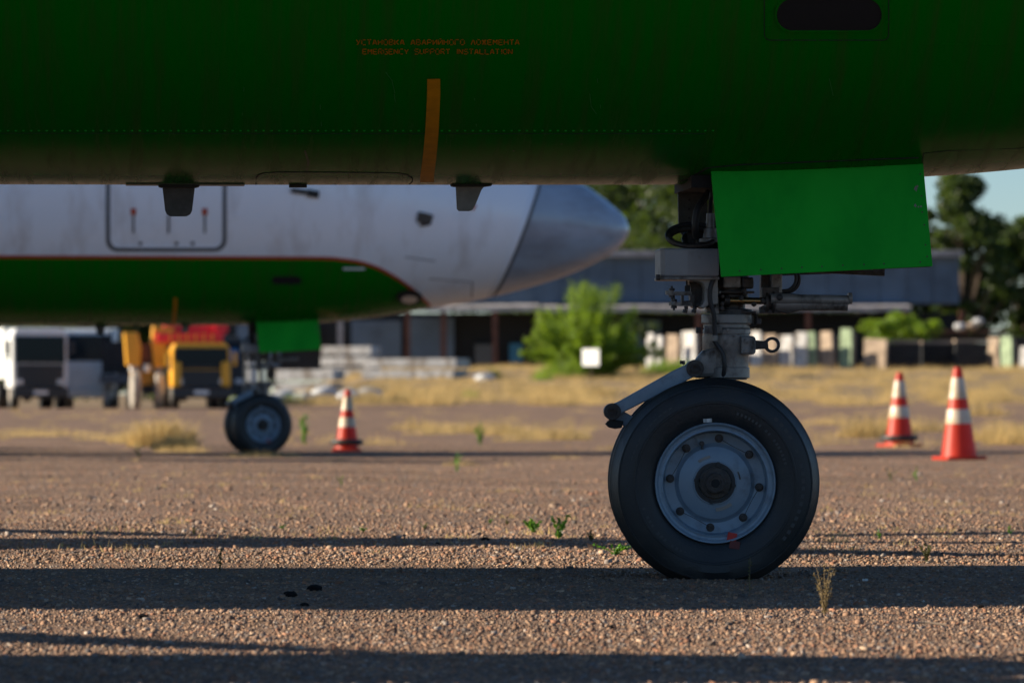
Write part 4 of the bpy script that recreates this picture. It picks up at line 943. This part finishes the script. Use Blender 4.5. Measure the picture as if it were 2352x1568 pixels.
def tree(name, base, H, R, nclump, nleaf, size, m, label, cat, trunk=.18, z0=.25, seed=0, group=None, squash=1.0, el=(1, 1, .75), cmin=.14, cmax=.30):
    rg = np.random.default_rng(seed); o = empty(name, base); tag(o, label, cat, group)
    cs = []
    for k in range(nclump):
        a = rg.random() * 2 * PI; t = rg.random() ** .8; zz_ = H * (z0 + (1 - z0) * t); rr = R * math.sqrt(max(.03, 1 - ((t - .42) / .62) ** 2)) * rg.uniform(.25, 1.0)
        cs.append((rr * math.cos(a), rr * math.sin(a) * squash, zz_, R * rg.uniform(cmin, cmax)))
    pts = []
    per = nleaf // nclump
    for cx, cy, cz, cr in cs:
        d = rg.normal(0, 1, (per, 3)); d /= np.linalg.norm(d, axis=1)[:, None]; q = rg.random((per, 1)) ** .45
        pts.append(np.array([cx, cy, cz]) + d * q * cr * np.array(el))
    obj('crown', leaves_mesh('crown', m, np.concatenate(pts), size), o)
    tm = MB().tube([(0, 0, -.2), (R * .03, 0, H * .3), (0, 0, H * .7)], lambda t: trunk * (1 - .75 * t), 8)
    for cx, cy, cz, cr in cs[::3]: tm.tube([(0, 0, H * z0 * .8), (cx * .5, cy * .5, (cz + H * z0) * .5), (cx, cy, cz)], lambda t: trunk * .4 * (1 - .8 * t), 5, 3)
    tm.build('trunk', 'bark', o); return o
def fan_bush(base, label, stems, per, H, spread, size, m, seed, thick=.30):
    rg = random.Random(seed); ng = np.random.default_rng(seed); o = empty('bush', base); tag(o, label, 'bush'); tm = MB(); pts = []
    for i in range(stems):
        a = rg.uniform(0, 2 * PI); lean = rg.uniform(0, 1) ** .8 * spread; Ls = H * (rg.uniform(.62, 1.0) - .22 * lean)
        d0 = Vector((math.cos(a) * math.sin(lean), math.sin(a) * math.sin(lean) * .8, math.cos(lean)))
        b0 = Vector((math.cos(a) * .35 * lean * 2, math.sin(a) * .3, 0)); tip = b0 + d0 * Ls + Vector((0, 0, -.12 * lean * Ls)); mid = b0 + d0 * Ls * .5 + Vector((0, 0, .06 * Ls))
        tm.tube([b0, mid, tip], lambda t: .05 * (1 - .85 * t), 5, 4)
        t = ng.uniform(.10, 1, per); w_ = thick * (1.25 - t)[:, None] ** .6 * Ls / H
        c = np.array([tuple(b0.lerp(mid, q * 2) if q < .5 else mid.lerp(tip, q * 2 - 1)) for q in t])
        pts.append(c + ng.normal(0, 1, (per, 3)) * w_ * np.array([1, 1, .9]))
    P_ = np.concatenate(pts); P_ = P_[P_[:, 2] > .05]
    obj('crown', leaves_mesh('crown', m, P_, size), o); tm.build('stems', 'bark', o); return o
b = G(1352, 15.6); fan_bush(b, 'large bright green bush in front of the grey building', 70, 900, 4.9, 1.12, .12, 'leaf_bright', 23)
b = G(2070, 18.3, .9); tree('bush', b, 1.9, 2.3, 30, 5000, .22, 'leaf_bright', 'wide low green bush above the dark crates at right', 'bush', .06, .3, 8, squash=.6)
b = G(1320, 15.9); tree('bush', (b[0], b[1], b[2]), 1.9, 1.1, 20, 3000, .15, 'leaf_bright', 'small green bush at the left foot of the large bush', 'bush', .05, .05, 9)
b = G(1462, 16.3); tree('bush', (b[0], b[1], b[2]), 2.6, 1.3, 20, 3000, .15, 'leaf_dark', 'darker bush behind the white sign', 'bush', .05, .05, 10)  # uses the darker leaf colour
TR = [(2212, 24.5, 14.6, 3.3, 'dark rounded tree, tallest on the right, with sky showing through'), (2352, 25.5, 11.6, 3.6, 'dark tree at the right edge of the view'),
      (2450, 25, 11.0, 4, 'dark tree just past the right edge'), (2130, 27, 11.5, 4.5, 'lower dark tree behind the building end'), (1500, 26, 18, 6.5, 'big dark tree left of the landing gear strut'), (1620, 25, 17.5, 6, 'dark tree behind the landing gear strut'),
      (1380, 26, 19, 6.5, 'dark tree behind the radome of the airliner behind'), (1250, 27, 18, 6.5, 'dark tree hidden mostly by the far airliner nose'), (560, 24, 11, 5, 'green tree glimpsed behind the far nose gear'),
      (420, 25, 10.5, 5, 'dark tree behind the yellow crane truck'), (250, 25, 10, 5.5, 'dark tree behind the white trucks'), (60, 24, 10, 6, 'dark tree at the far left behind the trucks'), (1760, 26, 15, 6, 'dark tree behind the green gear door'), (2010, 27.5, 12, 5, 'dark tree above the pale roof edge')]
for i, (px, r, H, R, lab) in enumerate(TR):
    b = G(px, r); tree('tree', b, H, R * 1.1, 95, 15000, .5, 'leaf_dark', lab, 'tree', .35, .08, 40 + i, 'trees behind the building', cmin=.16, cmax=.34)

# ------------------------------------------------------------------ building behind
bx0, by0, bz0 = G(480, 20); S20 = D0 * 20 / FOC
def bpos(px, py, r=20): return P(px, py, r)
bld = empty('storage_building', (0, by0, bz0)); tag(bld, 'long blue grey sheet metal building with pale roof edge', 'building')
def lz(py, r=20): return P(0, py, r)[2] - bz0
def lx(px, r=20): return P(px, 0, r)[0]
for x0_, x1_ in [(985 + k * 61, 985 + k * 61 + 59.5) for k in range(20)]:
    d = rnd.uniform(-.03, .03)
    MB().box(((lx(x0_) + lx(x1_)) / 2, .1 + d, (lz(590) + lz(697)) / 2), (lx(x1_) - lx(x0_), .12, lz(590) - lz(697))).build('wall_panel', 'shed_blue', bld, 0)
rb = MB()
for k in range(120):
    px = 985 + k * 10.2; rb.box((lx(px), .02 - .03, (lz(590) + lz(697)) / 2), (.07, .06, lz(591) - lz(697)))
tag(rb.build('corrugation', 'shed_blue', bld, 0), kind='stuff')
rf = MB()
for k in range(124):
    px = 980 + k * 9.95; rf.box((lx(px), -.25, (lz(575) + lz(590)) / 2), (.27, .9 + .1 * (k % 2), lz(575) - lz(590) - .04 * (k % 2)))
tag(rf.build('roof_edge', 'roofing', bld, 0), kind='stuff')
MB().box(((lx(985) + lx(2205)) / 2, 4.3, (lz(578) + lz(697)) / 2), (lx(2205) - lx(985), 8, lz(578) - lz(697) - .1)).build('upper_storey', 'inner_shade', bld, 0)
MB().box(((lx(480) + lx(2205)) / 2, 5, (lz(718) + lz(870)) / 2), (lx(2205) - lx(480), 6, lz(718) - lz(870))).build('lower_storey', 'inner_shade', bld, 0)  # solid block, dark colour painted for the open bays' shade
# lean-to roof: long pale strip sloping forward, in sheets
for k in range(19):
    x0_ = 850 + k * 65; x1_ = x0_ + 64
    MB().box(((lx(x0_) + lx(x1_)) / 2, -1.4, (lz(700) + lz(715)) / 2 + rnd.uniform(-.04, .04)), (lx(x1_) - lx(x0_), 2.9, lz(703) - lz(714)), Matrix.Rotation(math.radians(4), 3, 'X')).build('roof_sheet', 'roofing', bld, 0)
for px, c in ((785, 'roofing'), (938, 'rust'), (1020, 'rust'), (1137, 'rust'), (1240, 'rust'), (1600, 'rust'), (1850, 'rust'), (2070, 'rust'), (2200, 'rust')):
    MB().box((lx(px), -2.6, (lz(714) + lz(868)) / 2), (.32, .25, lz(714) - lz(868))).build('post', c, bld, 0)
for x0_, x1_, y0_, y1_, c in ((700, 735, 745, 800, 'inner_shade'), (930, 1042, 728, 832, 'shed_blue'), (805, 920, 735, 820, 'shed_blue'), (1170, 1200, 788, 832, 'bluebin'), (1090, 1130, 790, 835, 'seal'), (540, 640, 745, 840, 'shed_blue'), (1430, 1520, 735, 830, 'shed_blue')):
    MB().box(((lx(x0_) + lx(x1_)) / 2, 1.7, (lz(y0_) + lz(y1_)) / 2), (lx(x1_) - lx(x0_), .3, lz(y0_) - lz(y1_))).build('infill_panel', c, bld, 0)

# upright concrete panels (each one leaning stack stands for itself)
PAN = [(1484, 1503, 762, 'concrete', 'leftmost upright white panel beside the green bush'), (1505, 1522, 768, 'concrete', 'second upright white panel right of the green bush'), (1530, 1558, 757, 'concrete_tan', 'tan upright panel left of the strut'),
       (1562, 1606, 758, 'concrete', 'wide white upright panel left of the strut'), (1620, 1660, 760, 'concrete', 'upright white panel hidden behind the strut'), (1690, 1716, 760, 'concrete_tan', 'tan upright panel just behind the strut'), (1723, 1751, 762, 'concrete', 'white upright panel behind the tow eye'), (1757, 1783, 758, 'concrete_tan', 'tan upright panel seen through the tow eye'),
       (1791, 1822, 762, 'concrete', 'bright white upright panel first right of the tow eye'), (1827, 1852, 758, 'concrete', 'white upright panel second right of the tow eye'), (1856, 1875, 756, 'concrete_green', 'narrow olive upright panel'), (1886, 1914, 753, 'concrete_tan', 'tan upright panel between olive and green ones'),
       (1928, 1957, 754, 'concrete_green', 'green tinted upright panel, rightmost of the row'), (1984, 2034, 778, 'concrete_tan', 'wide tan block at the left end of the dark crates'), (2270, 2296, 775, 'concrete_tan', 'tan panel right of the dark crates'), (2297, 2330, 770, 'concrete_green', 'green panel right of the dark crates'), (2343, 2372, 785, 'concrete', 'pale panel at the right edge')]
for i, (a, b_, t, c, lab) in enumerate(PAN):
    r = 17 + .15 * (i % 3); t += rnd.uniform(-5, 9); p0 = G((a + b_) / 2, r); wd = (b_ - a) * D0 * r / FOC; h = (845 - t) * D0 * r / FOC
    o = empty('concrete_panel', p0, math.radians(-42 + rnd.uniform(-16, 14))); o.rotation_euler[1] = rnd.uniform(-.05, .05); tag(o, lab, 'concrete panel', 'upright concrete panels'); nl = 2
    MB().box((0, .0, h / 2), (wd * 1.15, .12, h)).build('slab', c, o, 0, .02); MB().box((.02, .16, h / 2 - .1), (wd * 1.05, .12, h - .2)).build('slab', 'concrete_tan', o, 0, .02)
# dark crates beside; rows behind the panels are added to paint the gaps' shade
for i, (a, b_, t, r, lab) in enumerate(((2036, 2115, 786, 17.2, 'dark crate directly right of the wide tan block'), (2117, 2192, 788, 17.3, 'dark crate in the middle behind the two orange cones'), (2194, 2268, 785, 17.2, 'dark crate left of the tan panel'),
                             (1480, 1700, 770, 18.2, 'added dark board row painting the shade behind the left upright panels'), (1702, 1970, 765, 18.2, 'added dark board row painting the shade behind the right upright panels'), (2275, 2380, 770, 18.2, 'dark crate at the right edge'))):
    p0 = G((a + b_) / 2, r); wd = (b_ - a) * D0 * r / FOC; h = (846 - t) * D0 * r / FOC; o = empty('crate', p0); tag(o, lab, 'crate', 'dark crates in the yard')
    MB().box((0, .6, h / 2), (wd - .1, 1.0, h - .1)).build('crate_core', 'inner_shade', o, 0)
    k = 0
    while k < 6: MB().box((0, 0, h * (k + .5) / 6), (wd, .06, h / 6 - .05)).build('board', 'dark_wood', o, 0); k += 1
    if i < 3: MB().box((0, .6, h + .08), (wd, 1.3, .14)).build('lid', 'concrete_tan', o, 0)
# bags, drum, wreck pieces at far right
for px, py, r, s, c, nm, lab, cat in ((2205, 750, 18.5, .36, 'bag', 'bag', 'white bag lying on top of the crates at right', 'bag'), (2232, 748, 18.5, .36, 'concrete_tan', 'bag', 'tan sack beside the white bag', 'bag'), (2246, 738, 18.8, .34, 'bag', 'bag', 'pale upright sack above the tan sack', 'bag')):
    p = P(px, py, r); ic = bmesh.new(); bmesh.ops.create_icosphere(ic, subdivisions=2, radius=s)
    for v in ic.verts: v.co.z *= .6; v.co *= rnd.uniform(.9, 1.1)
    me = bpy.data.meshes.new(nm); ic.to_mesh(me); ic.free(); me.materials.append(M[c]); tag(obj(nm, me, None, p), lab, cat)
p = G(2180, 19.2); pt = empty('storage_rack', p); tag(pt, 'dark timber rack carrying sacks behind the crates', 'rack')
hh = P(0, 760, 19.2)[2] - p[2]
MB().box((0, 0, hh), (6.5, 1.6, .15)).build('shelf', 'rust', pt, 0)
for a in (-3, -1, 1, 3): MB().box((a, 0, hh / 2), (.15, .15, hh)).build('leg', 'dark_wood', pt, 0)
for k in range(4): MB().box((0, .3, hh * (k + .5) / 4.2), (6.2, .1, hh / 5)).build('board', 'dark_wood', pt, 0)

# sign plate on a post
p = G(1357, 14.7); sg = empty('sign', p, math.radians(-30)); tag(sg, 'blank white square sign on a short post before the bush', 'sign')
z0_ = P(0, 840, 14.7)[2] - p[2]; z1_ = P(0, 801, 14.7)[2] - p[2]
MB().box((0, 0, (z0_ + z1_) / 2), (45 * D0 * 14.7 / FOC, .03, z1_ - z0_)).build('sign_plate', 'sign_white', sg, 0, .01)
MB().cyl((0, .05, -.1), (0, .05, z1_ - .05), .03).build('post', 'bark', sg)

# concrete slab stacks and debris left of the bush
def slab_stack(px0, px1, ptop, pbot, r, m, lab, n=3, depth=2.0):
    p0 = G((px0 + px1) / 2, r); base = P(0, pbot, r)[2]; top = P(0, ptop, r)[2]; wd = (px1 - px0) * D0 * r / FOC
    o = empty('slab_stack', (p0[0], p0[1], min(base, p0[2])), math.radians(-12)); tag(o, lab, 'slab stack', 'concrete slab stacks'); h = top - min(base, p0[2]); t = h / n
    for k in range(n): MB().box((rnd.uniform(-.1, .1), 0, t * (k + .5)), (wd, depth, t * .8)).build('slab', m, o, 0, .02)
slab_stack(850, 1066, 821, 872, 15.5, 'concrete', 'long low stack of pale slabs behind the small cone', 2, 3.0)
slab_stack(745, 862, 793, 850, 16.2, 'concrete', 'square pale slab block with weathered top', 3)
slab_stack(640, 775, 846, 880, 14.4, 'concrete', 'bluish slab stack just right of the far nose gear', 2)
slab_stack(530, 590, 800, 870, 15.6, 'bag', 'pale stack left of the far nose gear', 3)
for px, r, s, lab in ((655, 13.6, .42, 'large crumpled white bag right of the far nose gear'), (700, 13.4, .36, 'second crumpled white bag right of the far nose gear'), (745, 13.7, .4, 'white bag in the middle of the debris line'), (800, 13.5, .35, 'white bag nearer the small cone'), (848, 13.6, .38, 'white bag at the right end of the debris line'), (625, 13.3, .35, 'white bag against the far gear'), (1115, 15.2, .35, 'small white bag below the dark opening'), (1090, 15.4, .3, 'grey bag below the dark opening')):
    p = G(px, r); ic = bmesh.new(); bmesh.ops.create_icosphere(ic, subdivisions=2, radius=s); rg = random.Random(int(px))
    for v in ic.verts: v.co.z *= .7; v.co.x *= 1.5; v.co *= rg.uniform(.75, 1.15)
    me = bpy.data.meshes.new('bag'); ic.to_mesh(me); ic.free(); me.materials.append(M['bag']); tag(obj('bag', me, None, (p[0], p[1], p[2] + s * .35)), lab, 'bag', 'crumpled white bags')

# ------------------------------------------------------------------ trucks
def truck_wheel(o, x, y, R, wd, m='tyre', rim='palewheel'):
    MB().lathe((x - wd / 2, y, R), (x + wd / 2, y, R), [(0, R * .6), (0, R * .95), (.1, R), (.9, R), (1, R * .95), (1, R * .6)], 24).build('wheel', m, o)
    MB().lathe((x - wd / 2 - .01, y, R), (x + wd / 2 + .01, y, R), [(0, R * .55), (.1, R * .58), (.9, R * .58), (1, R * .55)], 18).build('wheel_rim', rim, o)
def truck(px, r, wd, H, cab, front, label, rz=0.0, cargo=None, windz=(.62, .90), bumper='truck_black', cargo_h=0, group='parked trucks'):
    o = empty('truck', G(px, r), rz); tag(o, label, 'truck', group)
    m = MB().prism([(-.0, 0)] * 0 + [(-wd / 2, .75), (wd / 2, .75), (wd / 2, H - .25), (wd / 2 - .12, H), (-wd / 2 + .12, H), (-wd / 2, H - .25)], .06, 2.0); m.build('cab', cab, o, 0, .06)
    MB().box((0, .035, .75 + (H * windz[0] - .75) / 2), (wd * .86, .07, H * windz[0] - .80)).build('grille_panel', front, o, 0, .03)
    g = H * windz[0]
    for k in range(4): MB().box((0, -.012, 1.0 + k * .17), (wd * .5, .03, .05)).build('grille_bar', bumper, o, 0)
    MB().box((0, .03, H * (windz[0] + windz[1]) / 2 + .02), (wd * .90, .05, H * (windz[1] - windz[0]))).build('windscreen', 'glass', o, 0, .03)
    MB().box((0, -.08, .58), (wd, .30, .36)).build('bumper', bumper, o, 0, .04)
    MB().box((0, -.24, .60), (.52, .02, .12)).build('number_plate', 'sign_white', o, 0)
    for s in (-1, 1):
        MB().box((s * wd * .2, -.01, H * windz[0] + .10), (wd * .32, .02, .03), Matrix.Rotation(-.12 * s, 3, 'Y')).build('wiper', 'truck_black', o, 0)
        MB().box((s * wd * .38, -.02, .98), (.30, .06, .20)).build('headlight', 'headlight', o, 0, .02)
        MB().box((s * (wd / 2 + .16), .0, H * .76), (.14, .10, .50)).build('mirror', bumper if cab != 'truck_yellow' else cab, o, 0, .02)
        truck_wheel(o, s * (wd / 2 - .17), .9, .5, .3); truck_wheel(o, s * (wd / 2 - .2), 4.6, .5, .45)
        MB().box((s * (wd / 2 + .004), 1.0, H * .72), (.02, .9, H * .24)).build('side_window', 'glass', o, 0)
    MB().box((0, 3.2, .8), (.9, 6, .25)).build('chassis', 'truck_black', o, 0)
    if cargo:
        MB().prism([(-wd / 2, 1.1), (wd / 2, 1.1), (wd / 2 + .05, cargo_h), (-wd / 2 - .05, cargo_h)], 2.3, 6.3).build('dump_body', cargo, o, 0, .04)
    return o
truck(92, 12.35, 2.05, 2.95, 'truck_white', 'truck_black', 'white cab truck with black front, leftmost of the parked trucks', math.radians(13), 'truck_white', (.56, .90), cargo_h=3.0)
truck(197, 12.7, 2.15, 2.95, 'truck_white', 'truck_white', 'white cab truck with pale front, second from the left', 0.05, 'truck_white', (.60, .93), bumper='truck_white', cargo_h=3.05)
ct = truck(462, 12.0, 2.10, 2.35, 'truck_yellow', 'truck_black', 'yellow crane truck with red boom and dark windscreen', math.radians(8), None, (.60, .92))
for s in (-1, 1): MB().box((s * .88, -.03, 1.25), (.34, .16, .9)).build('fender', 'truck_yellow', ct, 0, .08)
MB().box((-.3, 1.6, 2.55), (2.4, .5, .35)).build('boom', 'truck_red', ct, 0, .03)
MB().box((-.25, 2.2, 2.95), (1.9, .6, .42)).build('boom', 'truck_red', ct, 0, .03)
MB().box((.75, 1.9, 1.9), (.35, .4, 1.6)).build('crane_mast', 'truck_red', ct, 0, .03)
MB().cyl((.85, 1.6, 2.9), (.85, 2.2, 2.9), .26).build('winch_drum', 'truck_red', ct)
for k in range(6): MB().box((-1.0 + k * .3, 1.33, 2.55), (.05, .06, .3)).build('boom_brace', 'truck_yellow', ct, 0)
tr = truck(515, 12.9, 1.5, 2.7, 'truck_black', 'truck_black', 'dark truck with blue windscreen, half hidden right of the crane truck', 0, None, (.62, .9))
MB().box((.1, -.02, 2.0), (.9, .05, .5)).build('sun_visor', 'truck_blue', tr, 0)
# yellow lifting machine with pale wheels
p = G(338, 12.1); lm = empty('loader', p, math.radians(10)); tag(lm, 'narrow yellow loader with two pale wheels beside the crane truck', 'loader')
for s in (-1, 1):
    MB().lathe((s * .42 - .16, 0, .68), (s * .42 + .16, 0, .68), [(0, .3), (0, .62), (.15, .68), (.85, .68), (1, .62), (1, .3)], 26).build('wheel', 'palewheel', lm)
    MB().box((s * .42, .4, 1.45), (.30, .8, .22)).build('fender', 'concrete', lm, 0, .03)
MB().prism([(-.75, 1.55), (-.25, 1.55), (-.22, 2.2), (-.35, 2.75), (-.85, 2.75), (-.8, 2.2)], -.1, .3).build('lift_arm', 'truck_yellow', lm, 0, .04)
MB().prism([(.25, 1.5), (.65, 1.5), (.75, 2.3), (1.0, 2.9), (.2, 3.0), (.15, 2.4)], -.1, .3).build('lift_arm', 'truck_yellow', lm, 0, .04)
MB().box((0, .25, 1.9), (.45, .3, .9)).build('radiator', 'rust', lm, 0, .02)
MB().box((0, 1.2, 1.3), (.8, 2.0, .9)).build('engine_hood', 'truck_yellow', lm, 0, .05)
MB().cyl((0, -.1, 1.35), (0, -.1, 1.6), .14).build('hook_block', 'headlight', lm)
MB().box((0, .4, .7), (.5, .5, .3)).build('axle', 'truck_black', lm, 0)
# trailer with spool between the white trucks and loader
p = G(272, 12.6); sk = empty('trailer', p); tag(sk, 'dark low trailer with small pale wheels between truck and loader', 'trailer')
MB().box((0, .5, 1.1), (1.3, 2.4, .35)).build('deck', 'seal', sk, 0, .02)
for s in (-1, 1): MB().lathe((s * .45 - .12, 0, .42), (s * .45 + .12, 0, .42), [(0, .2), (0, .38), (.15, .42), (.85, .42), (1, .38), (1, .2)], 22).build('wheel', 'palewheel', sk)
for k in range(5): MB().box((-.6 + .3 * k, .3, 2.1), (.08, .08, 1.7)).build('stake', 'dark_wood', sk, 0)
MB().box((0, .6, 1.9), (1.25, .1, 1.2)).build('headboard', 'truck_black', sk, 0)
